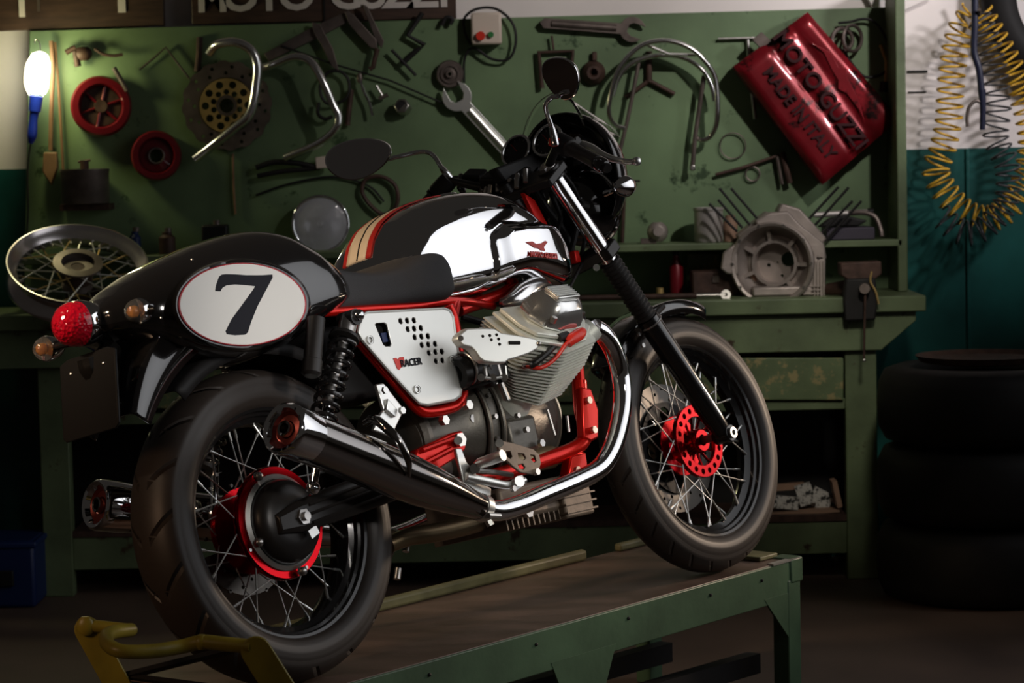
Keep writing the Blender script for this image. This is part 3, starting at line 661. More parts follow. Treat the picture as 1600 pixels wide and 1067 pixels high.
# round headlamp leaning on board
c = P(501, 350, .06); d = V((.05, -1, .08)).normalized(); r = 45 * S
t = thing('loose_headlamp', 'round chrome headlamp standing against the board above the seat', 'headlamp', c)
obj('reflector', MB().lathe([(.001, -.045), (r * .4, -.038), (r * .75, -.015), (r * .92, .005)], c, d, 48), 'reflector', t)
obj('lens', MB().lathe([(.001, .022), (r * .3, .020), (r * .6, .015), (r * .9, .005), (r * .9, .002), (r * .5, .011), (.001, .018)], c, d, 48), M.setdefault('flute', mat('frosted fluted glass', (.95, .96, 1), .12, trans=.75, bump=1, bscale=45)), t)
obj('rim', MB().torus(c + d * .004, d, r * .95, .006, 64, 12), 'chrome', t); obj('bulb_cap', MB().sphere(c - d * .012, .012, 12), 'steel', t)
obj('shell', MB().lathe([(r * .97, 0), (r * .8, -.035), (r * .4, -.055), (.001, -.058)], c, d, 48), 'black_satin', t)
# dark junk on the shelf left
for i, (x, y, w_, h_, m, nm, lab) in enumerate([(338, 372, 40, 44, 'plastic', 'ignition_coil', 'black boxy coil on the shelf behind the seat hump'), (262, 375, 26, 34, 'rust', 'grease_jar', 'brown jar on the shelf left of the black coil'), (212, 365, 18, 36, 'blue_dim', 'spray_can', 'dull blue can on the shelf behind the spoked wheel'), (400, 380, 40, 24, 'rust', 'oily_box', 'dark oily box on the shelf left of the round headlamp')]):
    q = down(x, 8.72, zsh); hh = h_ * s8
    t = thing(nm, lab, nm.split('_')[-1], q)
    if w_ < 30: obj('body', MB().lathe([(.001, 0), (w_ * s8 / 2, 0), (w_ * s8 / 2, hh * .75), (w_ * s8 * .3, hh * .88), (w_ * s8 * .3, hh), (.001, hh)], q, (0, 0, 1), 24), m, t)
    else: obj('body', MB().box(q + V((0, 0, hh / 2)), (w_ * s8, .08, hh)), m, t, bevel=.006)
    obj('cap', MB().cyl(q + V((.004, 0, hh)), q + V((.004, 0, hh + .014)), .011), 'iron', t)
# spoked wheel leaning over the bench at left
def wheel_small(c, d, R_, w_, t):
    u, ww, d = frame(d)
    obj('rim', MB().lathe([(R_, -w_ / 2), (R_ - .004, -w_ / 2), (R_ - .012, -w_ * .36), (R_ - .02, -w_ * .3), (R_ - .034, -w_ * .12), (R_ - .034, w_ * .12), (R_ - .02, w_ * .3), (R_ - .012, w_ * .36), (R_ - .004, w_ / 2), (R_, w_ / 2), (R_ - .0, w_ * .42), (R_ - .010, w_ * .26), (R_ - .028, w_ * .08), (R_ - .028, -w_ * .08), (R_ - .010, -w_ * .26), (R_, -w_ * .42)], c, d, 80, loop=True), 'rim_old', t, sharp=40)
    obj('hub', MB().lathe([(.022, -.06), (.04, -.06), (.050, -.045), (.028, -.03), (.028, .02), (.070, .030), (.078, .036), (.078, .044), (.052, .046), (.048, .030), (.022, .028)], c, d, 40, loop=True), 'iron', t)
    obj('hub_core', MB().cyl(c - d * .02, c + d * .026, .049), 'rust', t)
    for i in range(36):
        a = pi2 * i / 36; sd = 1 if i % 2 else -1; k = (1 if (i // 2) % 2 else -1)
        a2 = a + k * .75; rh = .07 if sd > 0 else .04
        p = c + (u * math.cos(a2) + ww * math.sin(a2)) * rh + d * (.036 if sd > 0 else -.048); q = c + (u * math.cos(a) + ww * math.sin(a)) * (R_ - .03)
        obj('spoke', MB().tube([p, q], .0025, 6), 'gold' if i % 3 == 0 else 'alu', t)
    for i in range(36):
        a = pi2 * i / 36; e = u * math.cos(a) + ww * math.sin(a); obj('spoke_nipple', MB().tube([c + e * (R_ - .034), c + e * (R_ - .05)], .0036, 6), 'steel', t)
wd = V((.14, -.50, .84)).normalized()
wc = W(121, 428, 8.48)
t = thing('spoked_wheel', 'bare spoked motorcycle wheel lying tilted on the bench at the left', 'wheel', wc)
wheel_small(wc, wd, .222, .085, t)
o = obj('wheel_support_box', MB().box((wc.x + .03, 8.70, .9 + .035), (.2, .10, .07)), 'rust', bevel=.01); tag(o, 'dark box on the bench under the tilted spoked wheel', 'box')
# shelf right: grinder-like knob, pot, tube, box, hose
q = down(1028, 8.72, zsh); t = thing('small_casting', 'small rough round casting on the shelf right of the fork', 'casting', q)
obj('body', MB().sphere(q + V((0, 0, .036)), .035, 14, (1, .9, 1)).cyl(q + V((.0, -.03, .04)), q + V((0, -.05, .04)), .016), 'casting', t); obj('lug', MB().box(q + V((-.03, 0, .008)), (.05, .04, .016)), 'iron', t)
q = down(1108, 8.72, zsh); t = thing('enamel_pot', 'grey enamel pot on the shelf left of the crankcase', 'pot', q)
obj('pot_body', MB().lathe([(.001, 0), (.044, 0), (.047, .006), (.047, .10), (.050, .104), (.050, .112), (.046, .112), (.045, .10), (.042, .008), (.001, .008)], q, (0, 0, 1), 40), 'pot', t)
q = down(1142, 8.72, zsh); o = obj('oil_jar', MB().lathe([(.001, 0), (.022, 0), (.024, .06), (.016, .075), (.016, .085), (.001, .085)], q, (0, 0, 1), 24), 'cardboard'); tag(o, 'small orange-brown jar on the shelf right of the enamel pot', 'jar')
q = down(1325, 8.70, zsh); o = obj('manual_box', MB().box(q + V((0, 0, .02)), (.155, .15, .04)), 'violet', bevel=.004); tag(o, 'flat dark violet box on the shelf behind the crankcase studs', 'box')
o = obj('pistol_tool', MB().prism([q + V((-.10, -.04, .042)), q + V((.03, -.04, .042)), q + V((.06, -.04, .06)), q + V((-.01, -.04, .078)), q + V((-.06, -.04, .07))], (0, .05, 0)), 'plastic', bevel=.006); tag(o, 'dark tool lying on the flat violet box', 'tool')
o = obj('grey_hose', MB().tube([q + V(p) for p in [(.0, -.02, .085), (.05, -.03, .085), (.085, -.04, .07), (.10, -.05, .03), (.102, -.06, .008)]], .008, 8, smooth=6), 'iron'); tag(o, 'short grey hose drooping over the shelf near the side post', 'hose')
q1, q2 = W(1272, 336, 8.74), W(1355, 331, 8.74)
t = thing('fluorescent_tube', 'short white strip lamp lying behind the crankcase studs', 'lamp', q1); obj('tube_glass', MB().cyl(q1, q2, .009), 'pot', t); obj('tube_cap', MB().cyl(q2, q2 + V((.02, 0, 0)), .011), 'plastic', t)
# worktop right: tool box, red bottle, torque wrench
q = down(1125, 8.66, zw)
t = thing('metal_toolbox', 'brown metal toolbox on the bench left of the crankcase', 'toolbox', q)
obj('box_body', MB().box(q + V((-.02, 0, .04)), (.15, .13, .08)), 'rust', t, bevel=.006); obj('box_end', MB().box(q + V((.085, -.01, .038)), (.055, .12, .076)), 'cardboard', t, bevel=.006); obj('latch', MB().box(q + V((-.02, -.068, .055)), (.02, .008, .02)), 'iron', t)
q = down(1056, 8.7, zw); t = thing('red_bottle', 'dark red bottle standing on the bench under the shelf', 'bottle', q)
obj('bottle_body', MB().lathe([(.001, 0), (.022, 0), (.023, .09), (.010, .115), (.009, .13), (.001, .13)], q, (0, 0, 1), 24), 'dark_red', t); obj('bottle_cap', MB().cyl(q + V((0, 0, .13)), q + V((0, 0, .142)), .011), 'plastic', t)
q = down(1098, 8.81, zw); o = obj('marbled_tin', MB().box(q + V((0, 0, .075)), (.11, .04, .11)), 'bench_worn', bevel=.004); tag(o, 'chipped greenish tin behind the metal toolbox', 'tin')
q = down(1030, 8.62, zw); o = obj('small_battery', MB().cyl(q, q + V((0, 0, .03)), .012), 'gold'); tag(o, 'small yellow cylinder on the bench below the shelf', 'cap')
a, b = W(905, 478, 8.47), W(1134, 476, 8.47); a.z = b.z = .911
t = thing('torque_wrench', 'long steel torque wrench lying along the front of the bench', 'wrench', (a + b) / 2)
obj('shaft', MB().tube([a, a.lerp(b, .8)], .009, 12), 'rust', t); obj('rod_end', MB().tube([a.lerp(b, .8), b], [.007, .007], 12), 'steel', t); obj('head', MB().lathe([(.006, -.008), (.016, -.008), (.016, .008), (.006, .008)], b, (0, -1, .2), 20, loop=True), 'steel', t)
o = obj('bench_rag', MB().tube([W(700, 482, 8.5), W(760, 480, 8.52), W(820, 482, 8.5)], [.008, .012, .006], 10, smooth=4), 'iron'); tag(o, 'grey rolled rag on the bench behind the engine', 'rag')

# --- crankcase on the bench
Yc = 8.52
cx, cy = 1207, 412
c = W(cx, cy, Yc); k = 1 / 494.0
t = thing('crankcase', 'bare aluminium engine crankcase with long studs standing on the bench', 'crankcase', V((c.x, Yc, zw)))
d = V((-.28, -.96, 0)).normalized()
def cpt(px, py, off=0): return W(px, py, Yc - off)
obj('bell_flange', MB().lathe([(.118, -.02), (.132, -.02), (.134, .012), (.128, .018), (.120, .014), (.114, -.01)], c, d, 56, loop=True), 'casting', t)
obj('bell_wall', MB().lathe([(.130, -.03), (.122, -.035), (.110, -.06), (.095, -.075), (.070, -.08), (.068, -.06), (.088, -.055), (.108, -.03), (.118, -.01), (.130, -.01)], c, d, 56, loop=True), 'casting', t)
obj('bore_ring', MB().lathe([(.064, -.03), (.073, -.03), (.076, -.06), (.064, -.09)], c + V((.0, 0, .0)), d, 40, loop=True), 'casting', t)
obj('rear_wall', holed_ring(c - d * .10, d, .003, .085, .012, [(3.4, .036, .024), (.3, .03, .006), (1.9, .045, .005)], 64), 'casting', t)
for i in range(7):
    a = pi2 * i / 7 + .4; u, w_, _ = frame(d); e = u * math.cos(a) + w_ * math.sin(a)
    obj('rib', MB().box(c + e * .096 - d * .045, (.012, .03, .05), Matrix((d.cross(e), d, e)).transposed()), 'casting', t)
# left lug, top yoke, right side block, sump fins
obj('side_lug', MB().prism([cpt(1150, 380, -.02), cpt(1130, 395, -.02), cpt(1126, 420, -.02), cpt(1136, 428, -.02), cpt(1155, 430, -.02)], (0, .02, 0)), 'casting', t, bevel=.005)
obj('top_yoke', MB().prism([cpt(1180, 345), cpt(1204, 332), cpt(1232, 330), cpt(1250, 350), cpt(1288, 380), cpt(1292, 405), cpt(1276, 410), cpt(1262, 384), cpt(1238, 358), cpt(1204, 350), cpt(1182, 352)], (0, .05, 0)), 'casting', t, bevel=.006)
obj('cylinder_deck', MB().prism([cpt(1214, 330, -.05), cpt(1222, 318, -.05), cpt(1250, 326, -.05), cpt(1292, 372, -.05), cpt(1284, 384, -.05)], (0, .10, 0)), 'casting', t, bevel=.006)
obj('cylinder_deck', MB().prism([cpt(1200, 330, -.05), cpt(1192, 336, -.05), cpt(1152, 368, -.05), cpt(1160, 382, -.05), cpt(1210, 345, -.05)], (0, .10, 0)), 'casting', t, bevel=.006)
obj('side_block', MB().prism([cpt(1262, 395), cpt(1290, 400), cpt(1290, 472), cpt(1252, 472), cpt(1258, 440)], (0, .14, 0)), 'casting', t, bevel=.006)
for i in range(4): obj('fin', MB().box(W(1272 + i * 5, 440, Yc - .004), (.003, .012, .13)), 'casting', t)
for i in range(5): obj('fin', MB().box(W(1268, 447 + i * 6, Yc - .006), (.06, .012, .003)), 'casting', t)
obj('sump', MB().box((c.x + .03, Yc + .05, zw + .016), (.19, .12, .03)), 'casting', t, bevel=.006)
for (a, b) in [((1152, 362), (1108, 318)), ((1160, 356), (1122, 312)), ((1172, 352), (1124, 294)), ((1186, 345), (1142, 294)), ((1255, 352), (1310, 292)), ((1268, 358), (1326, 293)), ((1278, 370), (1332, 314)), ((1288, 378), (1346, 314))]:
    obj('stud', MB().tube([cpt(a[0], a[1], -.06), cpt(b[0], b[1], -.06 + .0)], .0042, 8), 'plastic', t)
for i in range(10):
    a = pi2 * i / 10; u, w_, _ = frame(d); e = u * math.cos(a) + w_ * math.sin(a); obj('bolt', MB().nut(c + e * .126 + d * .014, d, .006, .005), 'steel', t)
# --- vise
Yv = 8.40
def vp(px, py, off=0): return W(px, py, Yv - off)
t = thing('bench_vise', 'heavy rusty bench vise bolted to the right end of the bench', 'vise', V((vp(1346, 470).x, Yv, zw)))
obj('fixed_jaw', MB().prism([vp(1313, 411), vp(1377, 408), vp(1378, 428), vp(1367, 437), vp(1367, 450), vp(1325, 452), vp(1324, 436), vp(1314, 430)], (0, .08, 0)), 'rust', t, bevel=.004)
obj('vise_body', MB().prism([vp(1322, 436, .02), vp(1368, 434, .02), vp(1372, 470, .02), vp(1368, 500, .02), vp(1320, 502, .02), vp(1318, 468, .02)], (0, .05, 0)), 'plastic', t, bevel=.006)
obj('anvil', MB().tube([V((vp(1340, 455).x, Yv + .08, .925)), V((vp(1300, 455).x, Yv + .14, .915))], [.03, .02], 12), 'rust', t)
obj('screw_boss', MB().cyl(vp(1351, 451, .02), vp(1351, 451, .065), .018, .016), 'iron', t)
obj('tommy_bar', MB().tube([vp(1352, 452, .055), vp(1351, 500, .055), vp(1350, 562, .055)], .0035, 8), 'rust', t); obj('bar_knob', MB().sphere(vp(1350, 563, .055), .006, 10), 'steel', t)
obj('chain', MB().tube([vp(x, y, .03) for x, y in [(1362, 424), (1360, 440), (1368, 455), (1373, 475)]], .0035, 6, smooth=4), 'gold', t)

# ================================================================ LIFT TABLE
h2 = V((.629, .777, .0177)); h2.normalize(); n2 = V((0, 0, 1)).cross(h2).normalized(); u2 = h2.cross(n2)
O2 = V((-.445, 5.38, .3265))     # under the rear tyre
def L(u, v, z=0): return O2 + h2 * u + n2 * v + u2 * z
t = thing('lift_table', 'long low green platform with a worn brown top under the motorcycle', 'lift table', V((0, 6, 0)))
def Lbox(u0, u1, v0, v1, z0, z1): 
    return MB().prism([L(u0, v0, z0), L(u1, v0, z0), L(u1, v1, z0), L(u0, v1, z0)], u2 * (z1 - z0))
vn, vf, ue = -.087, .385, 1.72
obj('platform', Lbox(-.13, ue, vn + .004, vf, -.012, 0), 'lift_top', t, bevel=.002)
obj('side_beam', Lbox(-.13, ue, vn, vn + .02, -.098, -.002), 'lift', t, bevel=.003)
obj('side_beam', Lbox(-.13, ue, vf - .02, vf, -.098, -.012), 'lift', t, bevel=.003)
obj('end_beam', Lbox(ue - .02, ue, vn, vf, -.10, -.012), 'lift', t, bevel=.003)
obj('edge_lip', Lbox(.15, ue - .28, vf - .022, vf, 0, .028), 'lip', t, bevel=.008)
obj('edge_lip', Lbox(ue - .14, ue - .02, vf - .022, vf, 0, .02), 'lip', t, bevel=.006)
def leg(u0, u1, v0, v1):
    a = [L(u0, v0, -.05), L(u1, v0, -.05), L(u1, v1, -.05), L(u0, v1, -.05)]; b = [V((p.x, p.y, 0)) for p in a]; return MB().rings([a, b])
obj('leg', leg(ue - .055, ue, vn - .002, vn + .045), 'lift', t, bevel=.003); obj('leg', leg(ue - .055, ue, vf - .045, vf), 'lift', t, bevel=.003)
obj('leg', leg(.80, .86, vn + .002, vn + .05), 'lift', t, bevel=.003); obj('leg', leg(.80, .86, vf - .05, vf), 'lift', t, bevel=.003)
obj('leg', leg(-.12, -.06, vn + .002, vn + .05), 'lift', t, bevel=.003)
def gus(pts): return MB().prism([L(u, vn - .001, z) for u, z in pts], n2 * .006)
obj('gusset', gus([(ue - .16, -.08), (ue - .03, -.08), (ue - .03, -.22)]), 'lift', t); obj('gusset', gus([(.71, -.08), (.95, -.08), (.87, -.24), (.79, -.24)]), 'lift', t)
obj('end_cap', Lbox(ue - .045, ue + .012, vn - .004, vn + .06, -.06, .004), 'lift', t, bevel=.006)
obj('edge_strip', Lbox(ue - .12, ue, vn - .003, vn + .015, -.002, .003), 'alu', t)
obj('lower_stretcher', MB().prism([V((L(.86, vn + .1).x, L(.86, vn + .1).y, .06)), V((L(ue - .03, vn + .1).x, L(ue - .03, vn + .1).y, .06)), V((L(ue - .03, vn + .14).x, L(ue - .03, vn + .14).y, .06)), V((L(.86, vn + .14).x, L(.86, vn + .14).y, .06))], (0, 0, .05)), 'plastic', t)
obj('lower_stretcher', MB().prism([V((L(.86, vf - .1).x, L(.86, vf - .1).y, .06)), V((L(ue - .03, vf - .1).x, L(ue - .03, vf - .1).y, .06)), V((L(ue - .03, vf - .06).x, L(ue - .03, vf - .06).y, .06)), V((L(.86, vf - .06).x, L(.86, vf - .06).y, .06))], (0, 0, .05)), 'plastic', t)
# screws on the beam
for u_ in (.3, .66, 1.0, 1.33, 1.55): o = obj('screw', MB().sphere(L(u_, vn, -.03), .005, 8), 'plastic', t)
# wheel chock block behind front tyre
o = obj('wheel_chock', Lbox(1.62, 1.70, vn + .05, vn + .14, .001, .012), 'lip', bevel=.003); tag(o, 'small flat chock on the platform in front of the front wheel', 'chock')

# --- yellow stand in the foreground
t = thing('paddock_stand', 'yellow tubular paddock stand standing at the near end of the lift', 'stand', V((-.5, 4.95, 0)))
Ya, Yb2 = 4.86, 5.10
def flat(p0, p1, w_, Y, m):
    a, b = at(*p0, Y), at(*p1, Y); d = (b - a).normalized(); L_ = a.z / -d.z * .985; b = a + d * L_
    n = V((d.z, 0, -d.x)) * w_ / 2; pts = []
    for i in range(9):
        an = math.pi * i / 8; pts.append(a + n * math.cos(an) - d * (w_ / 2) * math.sin(an))
    pts += [b - n, b + n]
    return MB().prism(pts, (0, .008, 0))
obj('flat_arm', flat((400, 1018), (436, 1075), .056, Ya, 'yellow'), 'yellow', t, bevel=.002)
obj('flat_arm', flat((136, 984), (186, 1075), .050, Yb2, 'yellow'), 'yellow', t, bevel=.002)
pth = [at(392, 1010, Ya + .01), at(350, 1006, Ya + .02), at(315, 1003, Ya + .03), at(285, 1010, Ya + .03), at(240, 1017, Ya + .0), at(195, 1018, Ya - .02), at(172, 1010, Ya + .0), at(165, 996, Ya + .06), at(176, 988, Ya + .14), at(205, 984, Ya + .22)]
obj('cross_tube', MB().tube(pth, .0135, 14, smooth=7), 'yellow', t)
obj('cross_tube', MB().tube([at(138, 977, Yb2), at(205, 984, Yb2)], .0120, 14), 'yellow', t)
obj('weld_collar', MB().sphere(at(315, 1003, Ya + .03), .0155, 12), 'yellow', t)
obj('pivot_plate', MB().sphere(at(134, 978, Yb2 - .005), .02, 14, (.9, .5, 1)), 'yellow', t)
a, b = at(196, 1056, Yb2 + .02), at(380, 1010, Ya + .13)
obj('shade_bar', MB().tube([a, b], .008, 4), 'plastic', t)  # dark bar standing in for the shaded far edge of the platform
a, b = at(196, 1056, Yb2 + .02), at(420, 1085, Ya + .09); obj('shade_bar', MB().tube([a, b], .007, 4), 'plastic', t)  # second dark bar, stands in for tyre shade on the platform
# ================================================================ THE MOTORCYCLE
bike = bpy.data.objects.new('motorcycle', None); COL.objects.link(bike)
bike.matrix_world = Matrix.Translation(BT) @ BR.to_4x4(); bike['_o'] = [0, 0, 0]
tag(bike, 'black and chrome cafe racer motorcycle with red frame leaning on the lift table', 'motorcycle')
X_, Y_, Z_ = V((1, 0, 0)), V((0, 1, 0)), V((0, 0, 1))
def pb(name, mb, m, parent=None, **k): return obj(name, mb, m, parent or bike, **k)
def plate(name, pts, y, th, m, parent=None, bevel=.002, **k):
    return pb(name, MB().prism([B(a, b, y) for a, b in pts], (0, th, 0)), m, parent, bevel=bevel, **k)
def btube(pts, r, seg=14, smooth=8, closed=False): return MB().tube([B(*p) for p in pts], r, seg, closed, smooth)

# tyre material with moulded grooves
def tyre_mat(name, n1, amp):
    m = mat(name, (.030, .023, .019), .46, spec=.45); n = m.node_tree.nodes; l = m.node_tree.links; b = n['Principled BSDF']
    tc = n.new('ShaderNodeTexCoord'); sp = n.new('ShaderNodeSeparateXYZ'); l.new(tc.outputs['Object'], sp.inputs[0])
    def mth(op, a, b_=None, c_=None):
        q = n.new('ShaderNodeMath'); q.operation = op
        for i, v in enumerate((a, b_, c_)):
            if v is None: continue
            if isinstance(v, (int, float)): q.inputs[i].default_value = v
            else: l.new(v, q.inputs[i])
        return q.outputs[0]
    an = mth('ARCTAN2', sp.outputs[2], sp.outputs[0]); ay = mth('ABSOLUTE', sp.outputs[1])
    side = mth('MULTIPLY', mth('SIGN', sp.outputs[1]), .5)
    ph = mth('ADD', mth('MULTIPLY', an, n1 / (2 * math.pi)), mth('ADD', mth('MULTIPLY', ay, amp), side))
    fr = mth('FRACT', ph); g = mth('SUBTRACT', 1.0, mth('MINIMUM', mth('DIVIDE', mth('ABSOLUTE', mth('SUBTRACT', fr, .5)), .09), 1.0))
    ph2 = mth('FRACT', mth('ADD', mth('MULTIPLY', an, n1 * 2 / (2 * math.pi)), mth('MULTIPLY', ay, -amp * .6))); g2 = mth('LESS_THAN', mth('ABSOLUTE', mth('SUBTRACT', ph2, .5)), .03)
    rr = mth('SQRT', mth('ADD', mth('MULTIPLY', sp.outputs[0], sp.outputs[0]), mth('MULTIPLY', sp.outputs[2], sp.outputs[2])))
    tread = mth('GREATER_THAN', rr, .298); mid = mth('GREATER_THAN', ay, .012)
    g2 = mth('MULTIPLY', g2, mth('LESS_THAN', ay, .03))
    gg = mth('MULTIPLY', mth('MAXIMUM', mth('MULTIPLY', g, mid), g2), tread)
    ring = mth('MULTIPLY', mth('SINE', mth('MULTIPLY', rr, 500)), .012)
    h = mth('ADD', mth('SUBTRACT', 1.0, gg), mth('MULTIPLY', ring, mth('LESS_THAN', rr, .285)))
    bp = n.new('ShaderNodeBump'); bp.inputs['Strength'].default_value = .9; bp.inputs['Distance'].default_value = .008; l.new(h, bp.inputs['Height']); l.new(bp.outputs[0], b.inputs['Normal'])
    return m
M['tread_rear'] = tyre_mat('rear tyre rubber', 18, 9); M['tread_front'] = tyre_mat('front tyre rubber', 26, 14)

def wheel(name, C, Rb, wr, tyre_prof, tmat, lab):
    k = [(Rb, wr), (Rb - .004, wr + .003), (Rb - .010, wr + .001), (Rb - .012, wr - .008), (Rb - .018, wr - .011), (Rb - .020, wr - .020), (Rb - .030, wr - .026), (Rb - .034, .006)]
    prof = k + [(r, -h) for r, h in k[::-1]] + [(Rb - .024, -.010), (Rb - .016, -wr + .016), (Rb - .004, -wr + .006), (Rb - .004, wr - .006), (Rb - .016, wr - .016), (Rb - .024, .010)]
    rim = pb(name, MB().lathe(prof, C, (0, 1, 0), 120, loop=True), 'rim_black', sharp=28)
    tp = tyre_prof + [(r, -h) for r, h in tyre_prof[-2::-1]] + [(Rb + .02, -tyre_prof[0][1] + .012), (tyre_prof[-1][0] - .02, 0), (Rb + .02, tyre_prof[0][1] - .012)]
    pb('tire', MB().lathe(tp, C, (0, 1, 0), 160, loop=True), tmat, rim, sharp=50)
    return rim
def spokes(rim, C, n, hubs, Rr, cross, offr=.010, r=.0017):
    for i in range(n):
        a = pi2 * (i + .5) / n; sd = i % 2; yh, rh = hubs[sd]; k = 1 if (i // 2) % 2 else -1
        a2 = a + k * cross; p = C + V((math.cos(a2) * rh, yh, math.sin(a2) * rh)); q = C + V((math.cos(a) * Rr, (-offr if sd == 0 else offr), math.sin(a) * Rr))
        d = (p - q).normalized(); Ln = (p - q).length
        pb('spoke', MB().tube([p, q + d * .022, q + d * .021, q], [r, r, r * 1.8, r * 1.8], 8), 'alu', rim)

# ---- rear wheel
RW = V((0, 0, .32)); FW = V((1.449, 0, .319))
RT = [(.236, .054), (.246, .065), (.262, .070), (.278, .069), (.2895, .0650), (.2925, .0650), (.302, .060), (.313, .044), (.3205, .024), (.323, 0)]
rw = wheel('rear_wheel', RW, .240, .050, RT, 'tread_rear', '')
pb('hub', MB().lathe([(.100, -.046), (.114, -.047), (.117, -.042), (.117, -.034), (.110, -.028), (.070, -.010), (.045, 0), (.045, .045), (.090, .052), (.090, .060), (.040, .062), (.040, -.02), (.098, -.036)], RW, Y_, 72, loop=True), 'red_hub', rw)
spokes(rw, RW, 36, [(-.038, .112), (.054, .086)], .208, .42)
for k in range(4):
    a = pi2 * k / 4 + .4; pb('hub_bolt', MB().nut(RW + V((math.cos(a) * .108, -.046, math.sin(a) * .108)), -Y_, .004, .003), 'steel', rw)
pb('brake_disc', holed_ring(RW + V((0, .072, 0)), Y_, .082, .13, .005, [(pi2 * i / 24, .098 + .016 * (i % 3) , .004) for i in range(24)], 96), 'disc', rw)
pb('disc_carrier', holed_ring(RW + V((0, .066, 0)), Y_, .03, .085, .006, [(pi2 * i / 6, .06, .014) for i in range(6)], 64), 'red_hub', rw)
# ---- front wheel
FT = [(.236, .034), (.246, .045), (.262, .0505), (.278, .048), (.2905, .0425), (.2935, .0425), (.301, .037), (.310, .026), (.316, .014), (.3185, 0)]
fw_ = wheel('front_wheel', FW, .240, .034, FT, 'tread_front', '')
h_ = [(pi2 * i / 18, .0755, .0062) for i in range(18)]
pb('hub_flange', holed_ring(FW + V((0, -.030, 0)), Y_, .060, .090, .012, h_, 96), 'red_hub', fw_, bevel=.0012)
pb('hub_flange', holed_ring(FW + V((0, .030, 0)), Y_, .03, .075, .006, [], 96), 'red_hub', fw_, bevel=.0012)
pb('hub', MB().lathe([(.014, -.040), (.026, -.040), (.030, -.034), (.030, -.018), (.030, .02), (.045, .03), (.060, .036), (.014, .036)], FW, Y_, 48, loop=True), 'red_hub', fw_)
for k in range(12):
    a = pi2 * k / 12; e = V((math.cos(a), 0, math.sin(a))); pb('hub_rib', MB().tube([FW + e * .028 - Y_ * .014, FW + e * .063 - Y_ * .021], .0035, 6), 'red_hub', fw_)
spokes(fw_, FW, 36, [(-.022, .087), (.033, .070)], .208, .62)
pb('brake_disc', holed_ring(FW + V((0, .062, 0)), Y_, .112, .160, .005, [(pi2 * i / 30, .123 + .013 * (i % 3), .0045) for i in range(30)], 120), 'disc', fw_)
pb('disc_carrier', holed_ring(FW + V((0, .056, 0)), Y_, .035, .114, .006, [(pi2 * i / 8, .082, .021) for i in range(8)], 96), 'plastic', fw_)
pb('valve_stem', MB().tube([FW + V((-.15, -.005, -.14)), FW + V((-.135, -.008, -.125))], .004, 8), 'steel', fw_)

# ---- final drive and swingarm
fd = pb('final_drive', MB().lathe([(.001, -.094), (.045, -.092), (.068, -.086), (.081, -.076), (.086, -.062), (.088, -.044), (.080, -.040), (.001, -.040)], RW, Y_, 60), 'black_satin')
pb('trim_ring', MB().lathe([(.089, -.044), (.099, -.044), (.099, -.050), (.091, -.056), (.088, -.054)], RW, Y_, 72, loop=True), 'alu', fd)
pb('axle_nut', MB().nut(RW + V((0, -.104, 0)), -Y_, .017, .014), 'steel', fd); pb('axle_end', MB().cyl(RW + V((0, -.116, 0)), RW + V((0, -.126, 0)), .009), 'steel', fd)
for px_, py_ in ((402, 848), (470, 893), (401, 745)): q = B(px_, py_, -.055); pb('filler_plug', MB().nut(q, -Y_, .010, .008).sphere(q - Y_ * .006, .010, 12), 'steel', fd)
q = B(491, 813, -.112); pb('data_plate', MB().box(B(490, 831, -.108), (.026, .003, .018), Euler((0, -.35, 0)).to_matrix()), 'alu', fd)
sa = pb('swingarm', MB().rings([[V((x, y0 + s_ * hw, z + k * hh)) for s_, k in ((-1, -.6), (-.6, -1), (.6, -1), (1, -.6), (1, .6), (.6, 1), (-.6, 1), (-1, .6))] for x, y0, z, hw, hh in ((-.055, -.082, .315, .02, .020), (.0, -.090, .322, .024, .032), (.12, -.096, .335, .024, .036), (.25, -.10, .350, .024, .036), (.40, -.10, .372, .026, .040), (.46, -.09, .38, .03, .04))]), 'black_satin', bevel=.003)
for dz in (-.018, 0, .018): pb('casting_rib', MB().tube([V((.02, -.116, .323 + dz)), V((.25, -.125, .352 + dz)), V((.40, -.127, .372 + dz))], .0035, 6), 'black_satin', sa)
pb('left_arm', MB().tube([V((-.02, .10, .32)), V((.2, .10, .345)), V((.44, .08, .38))], .022, 12), 'black_satin', sa)
pb('axle_shaft', MB().cyl(RW + V((0, -.03, 0)), RW + V((0, .12, 0)), .012), 'steel', sa)
